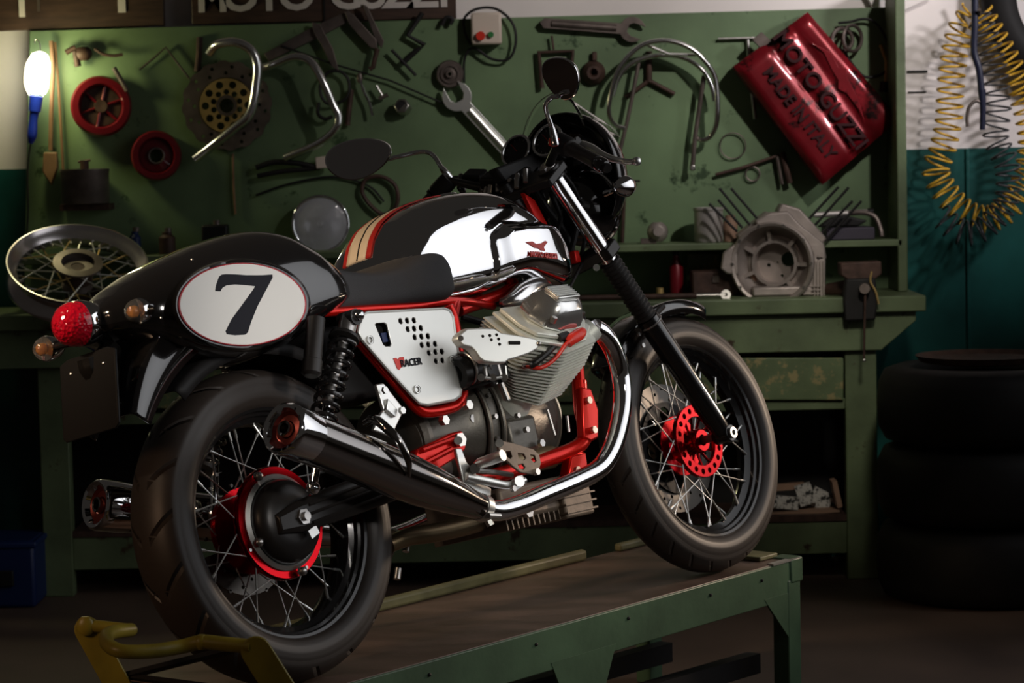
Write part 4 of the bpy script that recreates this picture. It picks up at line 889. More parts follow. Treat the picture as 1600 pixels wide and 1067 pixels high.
# ---- shocks
for s_ in (-1, 1):
    T0, T1 = B(545, 500, -.165), B(500, 672, -.175)
    lo_ = B(489, 762, -.150)
    if s_ > 0: T0, T1, lo_ = [V((p.x, -p.y, p.z)) for p in (T0, T1, lo_)]
    ax = (T1 - T0).normalized()
    sh_ = pb('shock_absorber', MB().tube([T0 - ax * .005, T0 + ax * .045, T0 + ax * .046, T0 + ax * .20], [.019, .019, .012, .012], 16), 'steel')
    pb('piston_rod', MB().tube([T0 + ax * .19, lo_], .009, 12), 'chrome', sh_)
    n_ = 9 * 18; u, w_, _ = frame(ax); L0, L1 = .048, (T1 - T0).length + .01
    pb('coil_spring', MB().tube([T0 + ax * (L0 + (L1 - L0) * i / n_) + (u * math.cos(pi2 * i / 18) + w_ * math.sin(pi2 * i / 18)) * .0255 for i in range(n_ + 1)], .0050, 8), 'fork_black', sh_)
    pb('spring_seat', MB().lathe([(.012, .040), (.031, .040), (.032, .048), (.020, .052)], T0, ax, 32, loop=True), 'black_satin', sh_); pb('spring_seat', MB().lathe([(.010, L1), (.030, L1), (.030, L1 + .008), (.010, L1 + .010)], T0, ax, 32, loop=True), 'black_satin', sh_)
    pb('top_eye', MB().cyl(T0 + V((0, -.024, .002)), T0 + V((0, .02, .002)), .017), 'black_satin', sh_)
    pb('top_bolt', MB().sphere(T0 + V((.004, -.026 * (1 if s_ < 0 else -1), .004)), .013, 14), 'chrome', sh_)
    pb('lower_eye', MB().sphere(lo_, .015, 14), 'chrome', sh_)
    R0, R1_ = B(494, 498, -.185), B(486, 588, -.185)
    if s_ > 0: R0, R1_ = [V((p.x, -p.y, p.z)) for p in (R0, R1_)]
    pb('reservoir', MB().tube([R0, R0.lerp(R1_, .72), R0.lerp(R1_, .73), R0.lerp(R1_, .95), R1_], [.019, .019, .0205, .0205, .014], 20), 'black_satin', sh_)

# ---- frame
fr = pb('frame', MB().tube([B(p[0], p[1], -.142) for p in [(700, 478), (709, 500), (716, 545), (723, 600), (720, 622), (708, 636), (668, 644), (650, 636), (630, 612), (585, 560), (556, 524), (548, 505)]], .0125, 16, smooth=6), 'red')
for p, r in (([(470, 492, -.11), (560, 484, -.11), (640, 479, -.115), (712, 470, -.11), (770, 478, -.08)], .0095), ([(905, 596, -.125), (908, 640, -.125), (915, 668, -.125), (911, 688, -.125), (893, 703, -.125), (835, 724, -.12), (780, 742, -.11), (700, 762, -.09)], .0175), ([(712, 474, -.11), (706, 500, -.13), (700, 486, -.14)], .012), ([(898, 470, -.09), (900, 540, -.1), (905, 600, -.12)], .014)):
    pb('frame_tube', btube(p, r, 16), 'red', fr)
for s_ in (-1, 1): pb('frame_tube', MB().tube([V((.95, s_ * .03, .84)), V((.85, s_ * .06, .74)), V((.62, s_ * .09, .70))], .015, 12, smooth=6), 'red', fr)
pb('frame_tube', MB().tube([B(p[0], p[1], -.125) + V((0, .25, 0)) for p in [(905, 596), (908, 640), (915, 668), (911, 688), (893, 703), (835, 724), (780, 742)]], .0175, 14, smooth=6), 'red', fr)
pb('steering_head', MB().tube([V((.985, 0, 1.0)), V((1.11, 0, .80))], .026, 24), 'black_satin', fr)
plate('gusset', [(818, 300), (836, 312), (880, 395), (868, 392), (842, 352)], -.05, .012, 'red', fr)
plate('engine_mount', [(908, 604), (924, 606), (936, 640), (936, 684), (924, 690), (912, 684)], -.145, .022, 'red', fr, .005)
plate('engine_mount', [(893, 712), (916, 705), (922, 748), (900, 756), (888, 742)], -.140, .03, 'red', fr, .005)
for x, y in ((918, 626), (926, 672), (900, 735)): pb('mount_bolt', MB().nut(B(x, y, -.147), -Y_, .009, .008), 'alu', fr)
for x, y, yy in ((727, 634, -.15), (690, 732 - 74, -.15)): q = B(x, y, yy); pb('mount_bolt', MB().nut(q, -Y_, .011, .014), 'alu', fr)
plate('pivot_plate', [(652, 702), (706, 676), (722, 672), (730, 684), (728, 702), (716, 714), (668, 744), (640, 742)], -.140, .025, 'red', fr, .004)
for a, b in (((660, 704), (708, 686)), ((664, 724), (706, 702))): pb('casting_rib', MB().tube([B(*a, -.145), B(*b, -.145)], .006, 8), 'red', fr)
pb('pivot_bolt', MB().nut(B(716, 688, -.142), -Y_, .016, .010).cyl(B(716, 688, -.15), B(716, 688, -.158), .009), 'alu', fr)
plate('lower_bracket', [(538, 758), (560, 752), (592, 768), (574, 790), (560, 796), (548, 785)], -.10, .02, 'red', fr, .004)
pb('subframe_loop', MB().tube([B(470, 492, -.11), V((.0, -.11, .70)), V((-.15, -.09, .70)), V((-.2, 0, .70)), V((-.15, .09, .70)), V((.1, .11, .70))], .011, 12, smooth=6), 'red', fr)
# silencer hanger
hg = plate('silencer_hanger', [(588, 600), (600, 598), (628, 634), (630, 645), (612, 683), (584, 672), (592, 650), (600, 640)], -.170, .010, 'alu', None, .003)
plate('hanger_rib', [(606, 622), (622, 640), (618, 652), (604, 640)], -.178, .010, 'alu', hg, .002)
pb('hanger_bolt', MB().nut(B(600, 610, -.18), -Y_, .008, .006), 'alu', hg); pb('hanger_bolt', MB().nut(B(626, 642, -.18), -Y_, .008, .008), 'alu', hg)
# ---- side cover
SCP = [(574, 489), (694, 483), (702, 486), (707, 495), (716, 560), (720, 605), (718, 618), (710, 624), (668, 632), (656, 630), (648, 622), (604, 574), (566, 530), (560, 519), (562, 508), (567, 493)]
SCy = -.168
def holed_plate(outline_, holes, y, th):
    bm = bmesh.new(); E = []
    for lp in [outline_] + holes:
        pv = [bm.verts.new(p) for p in lp]; E += [bm.edges.new((pv[i], pv[(i + 1) % len(pv)])) for i in range(len(pv))]
    bmesh.ops.triangle_fill(bm, use_beauty=True, use_dissolve=False, edges=E); bm.verts.index_update()
    mb = MB(); vs = [v.co.copy() for v in bm.verts]; fs = [[v.index for v in f.verts] for f in bm.faces]; be = [(e.verts[0].index, e.verts[1].index) for e in bm.edges if len(e.link_faces) == 1]; n = len(vs)
    d = V((0, th, 0)); mb.add(vs + [p + d for p in vs], fs + [[i + n for i in f][::-1] for f in fs] + [(a, b, b + n, a + n) for a, b in be]); bm.free(); return mb
def cpx(x, y): return (540 + x * .1687, 470 + y * .1687)
hl = []
for x, y in [(510, 188), (571, 183), (634, 180), (577, 263), (636, 257), (698, 252), (641, 337), (703, 331), (764, 327), (707, 410), (768, 405), (830, 400), (774, 482), (833, 474), (892, 470), (838, 558), (899, 552)]:
    cx_, cy_ = cpx(x, y); c3 = B(cx_, cy_, SCy); hl.append([c3 + V((math.cos(a) * .0058, 0, math.sin(a) * .0058)) for a in [pi2 * i / 12 for i in range(12)]])
slot = [cpx(*p) for p in [(275, 220), (290, 207), (360, 203), (385, 222), (425, 395), (415, 420), (372, 420), (350, 405), (325, 340)]]
hl.append([B(x, y, SCy) for x, y in slot])
sc_ = pb('side_cover', holed_plate([B(x, y, SCy) for x, y in SCP], hl, SCy, .004), 'alu_white', bevel=.0015)
pb('cover_edge', MB().tube([B(x, y, SCy + .004) for x, y in SCP], .0042, 8, True), 'alu_white', sc_)
pb('backing', MB().prism([B(x, y, SCy + .02) for x, y in [(574, 495), (694, 490), (710, 605), (665, 622), (572, 520)]], (0, .05, 0)), 'plastic', sc_)
pb('lock', MB().box(B(598, 528, SCy + .012), (.016, .012, .02)), 'blue_dim', sc_)
for x, y in [(225, 362), (985, 545), (660, 820)]: 
    q = B(*cpx(x, y), SCy - .001); pb('cover_screw', MB().lathe([(.001, -.001), (.004, -.001), (.0065, .002), (.0085, .002), (.009, -.001), (.009, .003)], q, -Y_, 24), 'alu', sc_)
bz = Matrix((X_, Z_, X_.cross(Z_))).transposed()   # text lying in the x-z plane, read from the right side
c_r = B(*cpx(608, 572), SCy - .002)
pb('logo_block', MB().prism([B(*cpx(x, y), SCy - .0012) for x, y in [(443, 530), (470, 526), (485, 545), (500, 522), (540, 518), (545, 575), (500, 640), (480, 628)]], (0, .001, 0)), 'red_cable', sc_)
o = text('lettering', 'RACER', .0215, 'digit', c_r, bz, .0006, .0004, sc_, 1.0); 

# ---- tank
def spl(tab, x):
    xs = [r[0] for r in tab]
    if x <= xs[0]: return tab[0][1:]
    if x >= xs[-1]: return tab[-1][1:]
    i = max(k for k in range(len(xs)) if xs[k] <= x); i = min(i, len(xs) - 2)
    t = (x - xs[i]) / (xs[i + 1] - xs[i]); p0 = tab[max(0, i - 1)][1:]; p1 = tab[i][1:]; p2 = tab[i + 1][1:]; p3 = tab[min(len(tab) - 1, i + 2)][1:]
    return [.5 * (2 * b + (c - a) * t + (2 * a - 5 * b + 4 * c - d) * t * t + (3 * b - a - 3 * c + d) * t ** 3) for a, b, c, d in zip(p0, p1, p2, p3)]
def body(tab, nx, na, eu=2.4, el=3.0, f=None, a0=0, a1=pi2):
    "tab rows: x, top, middle, bottom, half width"
    rings = []; x0_, x1_ = tab[0][0], tab[-1][0]
    for i in range(nx + 1):
        t = i / nx; x = x0_ + (x1_ - x0_) * (t if 0 else (1 - math.cos(math.pi * t)) / 2 * .5 + t * .5)
        zt_, zm, zb_, hw = spl(tab, x); ring = []
        for j in range(na):
            a = pi2 * j / na; c, s = math.cos(a), math.sin(a); e = eu if s > 0 else el
            y = hw * math.copysign(abs(c) ** (2 / e), c); z = zm + ((zt_ - zm) if s > 0 else (zm - zb_)) * math.copysign(abs(s) ** (2 / e), s)
            p = V((x, y, z)); ring.append(f(p) if f else p)
        rings.append(ring)
    return rings
def sst(e0, e1, x): t = max(0, min(1, (x - e0) / (e1 - e0))); return t * t * (3 - 2 * t)
def tankf(p):
    if abs(p.y) < .05: return p
    xe = .705 + .25 * max(0, p.z - .83) ; ze = .862 - .35 * max(0, .76 - p.x) ** 1.0
    m_ = sst(-.010, .010, p.x - xe - .0) * sst(-.012, .012, ze - p.z)
    m2 = sst(.0, .05, p.x - xe - .005)
    return V((p.x, p.y + math.copysign(.011 + .015 * m2, p.y) * m_, p.z))
TT = [(.455, .80, .765, .73, .06), (.462, .845, .78, .722, .122), (.485, .885, .79, .717, .140), (.52, .918, .80, .716, .147), (.57, .942, .81, .718, .147), (.63, .958, .815, .722, .150), (.70, .968, .82, .728, .152), (.77, .970, .82, .745, .152), (.83, .962, .82, .750, .152), (.89, .935, .815, .738, .148), (.94, .890, .80, .728, .138), (.975, .840, .785, .724, .120), (.995, .80, .77, .728, .085), (1.003, .775, .76, .745, .03)]
TE = 3.0
tk = pb('fuel_tank', MB().rings(body(TT, 170, 200, TE, 3.6, tankf)), 'chrome', sharp=60)
def topz(x, y):
    zt_, zm, zb_, hw = spl(TT, x); q = max(0, 1 - abs(y / hw) ** TE); return zm + (zt_ - zm) * q ** (1 / TE)
def strap(name, y0, y1, m, off, x0_=.462, x1_=.87):
    rows = []
    for i in range(61):
        x = x0_ + (x1_ - x0_) * i / 60; rows.append([V((x, y, topz(x, y) + off)) for y in [y0 + (y1 - y0) * j / 6 for j in range(7)]])
    mb = MB().rings(rows, False, False, False); return pb(name, mb, m, tk, solid=.003)
strap('tank_strap', -.001, .060, 'tan', .003); strap('strap_edge', -.016, -.001, 'red_strip', .0035); strap('strap_edge', .060, .072, 'red_strip', .0035)
strap('strap_seam', .024, .028, 'plastic', .0045)
pb('filler_cap', MB().lathe([(.001, .010), (.028, .009), (.034, .004), (.036, 0)], V((.76, 0, .968)), Z_, 40), 'chrome', tk)
def onside(px_, py_, off):
    y = -.15
    for _ in range(6):
        q = B(px_, py_, y); zt_, zm, zb_, hw = spl(TT, q.x); e = TE if q.z > zm else 3.6; s = abs((q.z - zm) / ((zt_ - zm) if q.z > zm else (zm - zb_)))
        yy = -hw * max(.0, 1 - min(1, s) ** e) ** (1 / e); w2 = tankf(V((q.x, yy, q.z))); y = w2.y - off
    return B(px_, py_, y)
eg = [(822, 378), (832, 377), (838, 381), (846, 380), (852, 376), (856, 378), (853, 382), (850, 386), (852, 392), (846, 391), (842, 388), (836, 387), (830, 383)]
vs = [onside(x, y, .0018) for x, y in eg]
pb('eagle_badge', MB().prism(vs, (0, .002, 0)), 'red_cable', tk)
c_ = onside(850, 399, .003)
tl = onside(826, 397, .003); tr_ = onside(878, 402, .003); dx_ = (tr_ - tl).normalized(); dz2 = (Z_ - dx_ * dx_.dot(Z_)).normalized()
text('lettering', 'MOTO GUZZI', .0165, 'red_cable', c_, Matrix((dx_, dz2, dx_.cross(dz2))).transposed(), .0012, .0008, tk, .95)
pb('tank_seam', MB().tube([onside(x, y, .0) for x, y in [(676, 466), (700, 462), (740, 453), (762, 443), (790, 436)]], .0035, 8, smooth=5), 'chrome', tk)

# ---- seat, tail
ST = [(.165, .80, .77, .735, .06), (.175, .835, .78, .725, .105), (.22, .832, .78, .722, .118), (.29, .815, .775, .720, .122), (.36, .805, .77, .718, .128), (.42, .812, .77, .717, .138), (.465, .830, .775, .716, .150), (.51, .843, .775, .715, .156), (.545, .838, .77, .717, .155), (.563, .815, .765, .722, .145), (.571, .785, .76, .738, .10)]
seat = pb('seat', MB().rings(body(ST, 70, 72, 4.0, 4.5)), 'leather', sharp=60)
pb('piping', MB().tube([V((x, -spl(ST, x)[3] * .83, spl(ST, x)[0] - .009)) for x in [.18 + .37 * i / 30 for i in range(31)]], .0022, 6), 'leather', seat)
HT = [(-.350, .785, .772, .755, .03), (-.340, .800, .772, .742, .060), (-.310, .818, .775, .730, .092), (-.265, .842, .775, .715, .120), (-.21, .866, .772, .690, .140), (-.15, .885, .768, .668, .150), (-.07, .905, .765, .655, .156), (.02, .920, .765, .655, .158), (.09, .924, .765, .668, .157), (.15, .915, .765, .690, .153), (.20, .890, .765, .710, .147), (.235, .860, .765, .722, .138), (.262, .830, .765, .735, .125), (.275, .80, .765, .745, .10)]
tail = pb('tail_cowl', MB().rings(body(HT, 90, 96, 2.35, 2.7)), 'black', sharp=60)
NPy = -.1625
ce = (B(278, 475, NPy) + B(480, 475, NPy)) / 2; ce = (ce + (B(378, 410, NPy) + B(378, 541, NPy)) / 2) / 2
def ell(sa, off, n=72, grow=0):
    "ellipse on the plate plane through the traced extremes"
    out = []
    Lp, Rp, Tp, Bp_ = [B(*p, NPy) for p in ((278, 475), (480, 475), (378, 410), (378, 541))]
    # general conic by its two conjugate half-axes: direction to the right extreme in the picture and to the top extreme
    for i in range(n):
        a = pi2 * i / n; px_ = 379 + (101 * sa + grow) * math.cos(a); py_ = 475.5 - (65.5 * sa + grow) * math.sin(a) + 10 * math.cos(a) * 0
        out.append(B(px_, py_, NPy - off))
    return out
pb('plate_rim', MB().rings([ell(1, -.035, grow=9), ell(1, -.010, grow=6), ell(1, .002, grow=3), ell(1, .003, grow=0), ell(.97, .001)], True), 'black', tail, sharp=50)
npl = pb('number_plate', MB().rings([ell(.99, .0030), ell(.99, .0050), ell(.975, .0056)]), 'red_line', tail)
pb('plate_face', MB().rings([ell(.965, .004), ell(.965, .0064)]), 'white', tail)
sv = [(970, 360), (973, 335), (988, 294), (1000, 285), (1020, 283), (1060, 284), (1110, 288), (1180, 288), (1228, 285), (1229, 300), (1205, 345), (1160, 430), (1132, 500), (1118, 545), (1106, 556), (1060, 559), (1022, 554), (1017, 540), (1045, 485), (1100, 410), (1142, 352), (1150, 338), (1110, 333), (1060, 330), (1022, 334), (1003, 345), (994, 361)]
pb('numeral', MB().prism([B(x * .3467, 330 + y * .3467, NPy - .0068) for x, y in sv], (0, .001, 0)), 'digit', tail)
for x, y in ((252, 497), (300, 406), (465, 440), (488, 524)): pb('rim_screw', MB().sphere(B(x, y, NPy + .006), .003, 8), 'steel', tail)
# rear mudguard
def fender(C, R_, hw, a0, a1, n, drop, taper=None, R2=None, rin=None):
    rows = []
    for i in range(n + 1):
        t = i / n; a = math.radians(a0 + (a1 - a0) * t); e = V((math.cos(a), 0, math.sin(a)))
        if R2: R_ = R2(t); drop = R_ - rin
        h = hw * (taper(t) if taper else 1); row = []
        for y, dr in ((-1, drop), (-1, drop * .5), (-1, .012), (-.97, .004), (-.9, .001), (-.4, 0), (0, .0), (.4, 0), (.9, .001), (.97, .004), (1, .012), (1, drop * .5), (1, drop)):
            row.append(C + e * (R_ - dr) + V((0, y * h, 0)))
        rows.append(row)
    return MB().rings(rows, False, False, False)
pb('rear_mudguard', fender(RW, .49, .088, 110, 144, 40, .1, taper=lambda t: 1 - .06 * t, R2=lambda t: .500 - .058 * t, rin=.394), 'black', solid=.003, sharp=50)
pb('inner_mudguard', fender(RW, .372, .074, 40, 128, 30, .03), 'plastic', solid=.003, sharp=50)
# plate holder, lamps
q = B(137, 560, 0); ph = pb('plate_holder', MB().rings([[V((q.x + .00 - .012 * k + .1 * 0, y, q.z + .01 - k * .058)) for y in (-w2, w2)] + [V((q.x + .006 - .012 * k, y, q.z + .01 - k * .058)) for y in (w2, -w2)] for k, w2 in ((0, .06), (.15, .085), (2.6, .085), (2.75, .075))]), 'plastic', bevel=.002)
for k in range(3): pb('holder_bolt', MB().sphere(V((q.x - .006, -.05 + .05 * k, q.z - .02 - .04 * (k == 1))), .0035, 8), 'steel', ph)
pb('holder_arm', MB().tube([V((-.30, 0, .72)), V((-.36, 0, .68)), V((q.x, 0, q.z + .0))], .022, 10, smooth=5), 'black_satin', ph)
tc_ = B(113, 507, 0); hd = pb('tail_lamp', MB().lathe([(.044, .008), (.046, .004), (.046, -.008), (.040, -.034), (.028, -.055), (.014, -.068), (.001, -.072)], tc_ + V((.018, 0, 0)), -X_, 48), 'chrome')
pb('lamp_lens', MB().lathe([(.001, .050), (.012, .049), (.026, .043), (.037, .032), (.043, .018), (.045, 0), (.045, -.006), (.001, -.006)], tc_ + V((.012, 0, 0)), -X_, 48), 'lens_red', hd)
pb('lens_facets', MB().rings([[tc_ + V((.012 - 0.0535 * math.sqrt(max(0, 1 - (r_ / .046) ** 2)) * .96, r_ * math.cos(pi2 * j / 24), r_ * math.sin(pi2 * j / 24))) for j in range(24)] for r_ in (.006, .012, .018, .024, .030, .036, .041)], False), M['lens_red'], hd, sharp=1)
pb('lamp_bulb', MB().sphere(tc_ + V((.0, 0, 0)), .012, 12), 'reflector', hd)
pb('lamp_bracket', MB().tube([tc_ + V((.06, 0, -.02)), V((-.30, 0, .735))], .018, 10), 'black_satin', hd)
def indicator(c, base, front=False):
    d = X_ if front else -X_
    ib = pb('indicator', MB().lathe([(.025, .002), (.026, -.003), (.025, -.012), (.019, -.031), (.009, -.043), (.001, -.045)], c, d, 36), 'chrome')
    pb('indicator_reflector', MB().lathe([(.024, .001), (.014, -.006), (.001, -.008)], c, d, 32), 'reflector', ib)
    pb('indicator_lens', MB().lathe([(.001, .0255), (.012, .0225), (.020, .014), (.0245, .002), (.0245, -.002), (.001, -.002)], c, d, 36), 'lens_clear', ib)
    pb('amber_bulb', MB().sphere(c + d * .008, .011, 12), 'amber', ib)
    pb('indicator_stalk', MB().tube([c - d * .012, base], [.006, .008], 10), 'black_satin' if not front else 'chrome', ib)
indicator(B(214, 486, -.095), V((-.325, -.03, .765))); indicator(B(71, 545, .125), V((-.36, .03, .745)))
cR = B(978, 291, -.165); indicator(cR, B(945, 303, -.11), True)
indicator(V((cR.x, -cR.y, cR.z)), V((cR.x - .03, .10, cR.z - .01)), True)

# ---- silencers and exhaust
for s_ in (-1, 1):
    def sm(p): return V((p.x, p.y * (1 if s_ < 0 else -1), p.z))
    E0, E1 = sm(B(441, 668, -.262)), sm(B(752, 793, -.175))
    if s_ > 0: E0 = E0 + V((-.055, 0, -.05))
    ax = (E1 - E0).normalized(); Ls = (E1 - E0).length
    k = [(.050, 0), (.0525, .004), (.0535, .02), (.053, .05), (.051, .064)]
    sl = pb('silencer', MB().lathe([(.0505, .060), (.0505, Ls * .30), (.051, Ls * .52), (.048, Ls * .68), (.040, Ls * .82), (.031, Ls * .93), (.027, Ls)], E0, ax, 56), 'chrome_dark')
    pb('end_cap', MB().lathe([(.036, .012), (.041, .002), (.0475, -.001), (.0515, .003), (.0535, .012), (.0530, .05), (.0515, .075), (.0490, .075)], E0, ax, 56), 'chrome', sl)
    pb('end_plate', MB().lathe([(.016, .020), (.018, .016), (.030, .018), (.037, .012)], E0, ax, 48), M.setdefault('end_red', mat('heat tinted end plate', (.16, .03, .025), .3, .8)), sl)
    pb('outlet_pipe', MB().lathe([(.0105, .03), (.0105, .004), (.014, .002), (.016, .004), (.0165, .022)], E0, ax, 32), 'chrome_dark', sl)
    pb('outlet_bore', MB().cyl(E0 + ax * .028, E0 + ax * .032, .016), 'plastic', sl)
    if s_ < 0:
        g0 = E0 + ax * (Ls * .42); u, w_, _ = frame(ax)
        # guard strap looping over the body
        pb('guard_strap', MB().tube([B(p[0], p[1], p[2]) for p in [(572, 660, -.20), (585, 655, -.235), (603, 668, -.265), (624, 690, -.285), (638, 720, -.285), (640, 745, -.27)]], [.009, .010, .010, .009, .007, .003], 12, smooth=6), 'chrome_dark', sl)
        pb('rivet', MB().sphere(B(696, 753, -.235), .010, 12, (1, .6, 1)), 'alu', sl)
        hp = [(928, 512, -.235), (944, 524, -.235), (960, 552, -.225), (970, 590, -.215), (972, 630, -.21), (966, 670, -.205), (954, 706, -.20), (935, 733, -.195), (900, 752, -.19), (850, 773, -.18), (815, 788, -.175), (785, 797, -.173), (765, 797, -.173), (750, 791, -.175)]
    hpp = [sm(B(*p)) for p in hp]
    pb('exhaust_pipe', MB().tube(hpp, .0225, 24, smooth=8), 'chrome')
    cl = pb('pipe_clamp', MB().lathe([(.0265, -.012), (.030, -.010), (.030, .010), (.0265, .012)], E1, ax, 32, loop=True), 'alu')
    pb('clamp_bolt', MB().cyl(E1 + V((-.015, -.028 , -.02)), E1 + V((.02, -.028, -.026)), .006).nut(E1 + V((-.01, -.02, -.03)), V((.2, -.2, -1)), .009, .012), 'alu', cl)
pb('crossover_pipe', MB().tube([B(*p) for p in [(610, 850, .02), (640, 838, .0), (680, 832, -.02), (740, 818, -.04), (800, 800, -.06)]], [.018, .020, .021, .021, .018], 16, smooth=6), 'brass')
# side stand (left) reaching the platform
sst_ = pb('side_stand', MB().tube([V((.50, .12, .26)), V((.47, .20, .14)), V((.44, .27, .0685 + .012))], .011, 10), 'black_satin')
pb('stand_foot', MB().box(V((.44, .27, .0685 + .006)), (.07, .035, .008), Euler((.25, 0, 0)).to_matrix()), 'steel', sst_)
# ---- engine
en = pb('engine', MB().rings([[V((x, r * hw_ * math.cos(pi2 * j / 40), zc + r * math.sin(pi2 * j / 40))) for j in range(40)] for x, r, hw_, zc in ((.40, .065, 1.1, .42), (.405, .085, 1.15, .43), (.50, .095, 1.2, .44), (.535, .105, 1.2, .445), (.56, .135, 1.0, .455), (.575, .148, .95, .455), (.62, .150, .95, .455), (.635, .135, .95, .45), (.66, .125, .95, .44), (.84, .120, .95, .44), (.86, .110, .95, .44), (.885, .10, .9, .44), (.895, .07, .9, .44))]), 'engine', sharp=28)
for x, r in ((.535, .108), (.577, .151), (.62, .153)): pb('casting_flange', MB().torus(V((x, 0, .452)), X_, r * .97, .006, 64, 8), 'engine', en)
pb('gearbox_end', MB().lathe([(.070, -.012), (.104, -.010), (.112, 0), (.112, .012), (.07, .014)], V((.418, -.0, .435)), X_, 48, loop=True), 'engine', en)
pb('front_cover', MB().lathe([(.001, .035), (.05, .033), (.075, .022), (.085, 0)], V((.885, 0, .45)), X_, 48), 'cast', en)
for k in range(9):
    a = 2.2 + k * .32; pb('case_bolt', MB().nut(V((.60, .143 * math.cos(a), .455 + .150 * math.sin(a))), V((0, math.cos(a), math.sin(a))), .006, .006), 'steel', en)
for x, y, yy, r in ((735, 655, -.12, .010), (806, 650, -.14, .006), (820, 672, -.14, .007), (843, 693, -.14, .009), (790, 622, -.14, .008)): pb('case_bolt', MB().nut(B(x, y, yy), -Y_, r, .01), 'steel', en)
pb('starter_motor', MB().cyl(V((.66, -.105, .345)), V((.80, -.105, .345)), .026).cyl(V((.80, -.105, .345)), V((.83, -.105, .345)), .020), 'brass', en)
pb('strut', MB().tube([B(855, 640, -.15), B(867, 680, -.15)], .004, 8), 'steel', en); pb('strut', MB().tube([B(886, 650, -.15), B(889, 675, -.15)], .0035, 8), 'steel', en)
pb('case_pod', MB().box(V((.70, -.10, .405)), (.10, .06, .08)), 'engine', en, bevel=.01)
# sump with fins
sp_ = pb('oil_sump', MB().box(V((.74, 0, .262)), (.30, .23, .075)), 'engine_brown', bevel=.010)
pb('sump_block', MB().box(V((.83, -.08, .245)), (.10, .10, .085)), 'engine_brown', sp_, bevel=.006)
for k in range(11): pb('sump_fin', MB().box(V((.60 + .018 * k, 0, .222)), (.005, .222, .035)), 'engine_brown', sp_, bevel=.001)
pb('drain_plug', MB().nut(V((.66, -.118, .235)), -Y_, .013, .012), 'steel', sp_)
for k in range(3): pb('sump_fin', MB().box(V((.832, -.082, .215 + .018 * k)), (.108, .108, .004)), 'engine_brown', sp_)
# cylinders: right and left
for s_ in (-1, 1):
    a_ = V((0, s_ * .7071, .7071)); bb = V((0, s_ * .7071, -.7071)); C = V((.715, s_ * .118, .518))
    if s_ > 0: C.x -= .02
    cyl_ = pb('cylinder', MB().cyl(C - a_ * .05, C + a_ * .135, .056, seg=32), 'cast')
    def fin(t, w_, hb, ht, th=.0030, wp=.13):
        pts = [(-w_, -ht), (wp - .008, -ht), (wp, -ht * .7), (wp, hb * .58), (wp - .012, hb * .72), (.006, hb), (-.006, hb), (-w_ * .9, hb * .60), (-w_, hb * .45)]
        return MB().prism([C + a_ * t + X_ * p + bb * q for p, q in pts], a_ * th)
    for i in range(17):
        t = -.002 + i * .0088; f_ = min(1, i / 9)
        pb('cooling_fin', fin(t, .052 + .056 * f_, .083 + .010 * f_, .07, wp=.118 + .026 * f_), 'cast', cyl_)
    pb('fin_post', MB().tube([C + X_ * .003 + bb * .080, C + X_ * .003 + bb * .090 + a_ * .10], .004, 8), 'cast', cyl_)
    pb('fin_post', MB().tube([C + X_ * .06 + bb * .052, C + X_ * .07 + bb * .058 + a_ * .14], .0035, 8), 'cast', cyl_)
    # head
    hd_ = pb('cylinder_head', MB().prism([C + a_ * .150 + X_ * p + bb * q for p, q in ((-.090, -.065), (.138, -.065), (.144, .03), (.080, .075), (.0, .084), (-.075, .055), (-.094, .01))], a_ * .008), 'cast', bevel=.002)
    pb('cover_gasket_rim', MB().prism([C + a_ * .160 + X_ * p + bb * q for p, q in ((-.078, -.060), (.120, -.060), (.130, .02), (.080, .066), (.01, .074), (-.062, .046), (-.080, .008))], a_ * .010), 'cast', hd_, bevel=.003)
    def ring_(t, k, dx=.032): return [C + a_ * t + X_ * (p * k + dx) + bb * (q * k) for p, q in ((-.060, -.050), (.060, -.050), (.080, -.020), (.076, .020), (.045, .052), (-.03, .055), (-.065, .035), (-.078, -.005))]
    vc = pb('valve_cover', MB().rings([ring_(.170, 1.0), ring_(.190, .97), ring_(.215, .82), ring_(.232, .58)]), 'cover_alu', hd_, bevel=.006, bseg=3)
    pb('cover_ridge', MB().box(C + a_ * .236 + X_ * .032, (.075, .045, .008), Euler((s_ * -.785, 0, 0)).to_matrix()), 'alu', hd_, bevel=.002)
    for k in range(6): pb('cover_ridge', MB().tube([C + a_ * .241 + X_ * -.003 + bb * (-.018 + k * .0072), C + a_ * .241 + X_ * .067 + bb * (-.018 + k * .0072)], .002, 6), 'alu', hd_)
    for p, q in ((-.02, .042), (.084, .036), (.03, -.05)): pb('cover_bolt', MB().nut(C + a_ * .19 + X_ * p + bb * q, a_, .007, .014), 'steel', hd_)
    pb('exhaust_port', MB().tube([C + a_ * .085 + X_ * .12 + bb * .02, (hpp[0] if s_ > 0 else V((hpp[0].x, -hpp[0].y, hpp[0].z)))], [.026, .026], 20), 'cast', hd_)
    pb('stud_boss', MB().cyl(C + a_ * .14 + X_ * .14 + bb * .0, C + a_ * .14 + X_ * .155 + bb * .0, .009), 'cast', hd_)
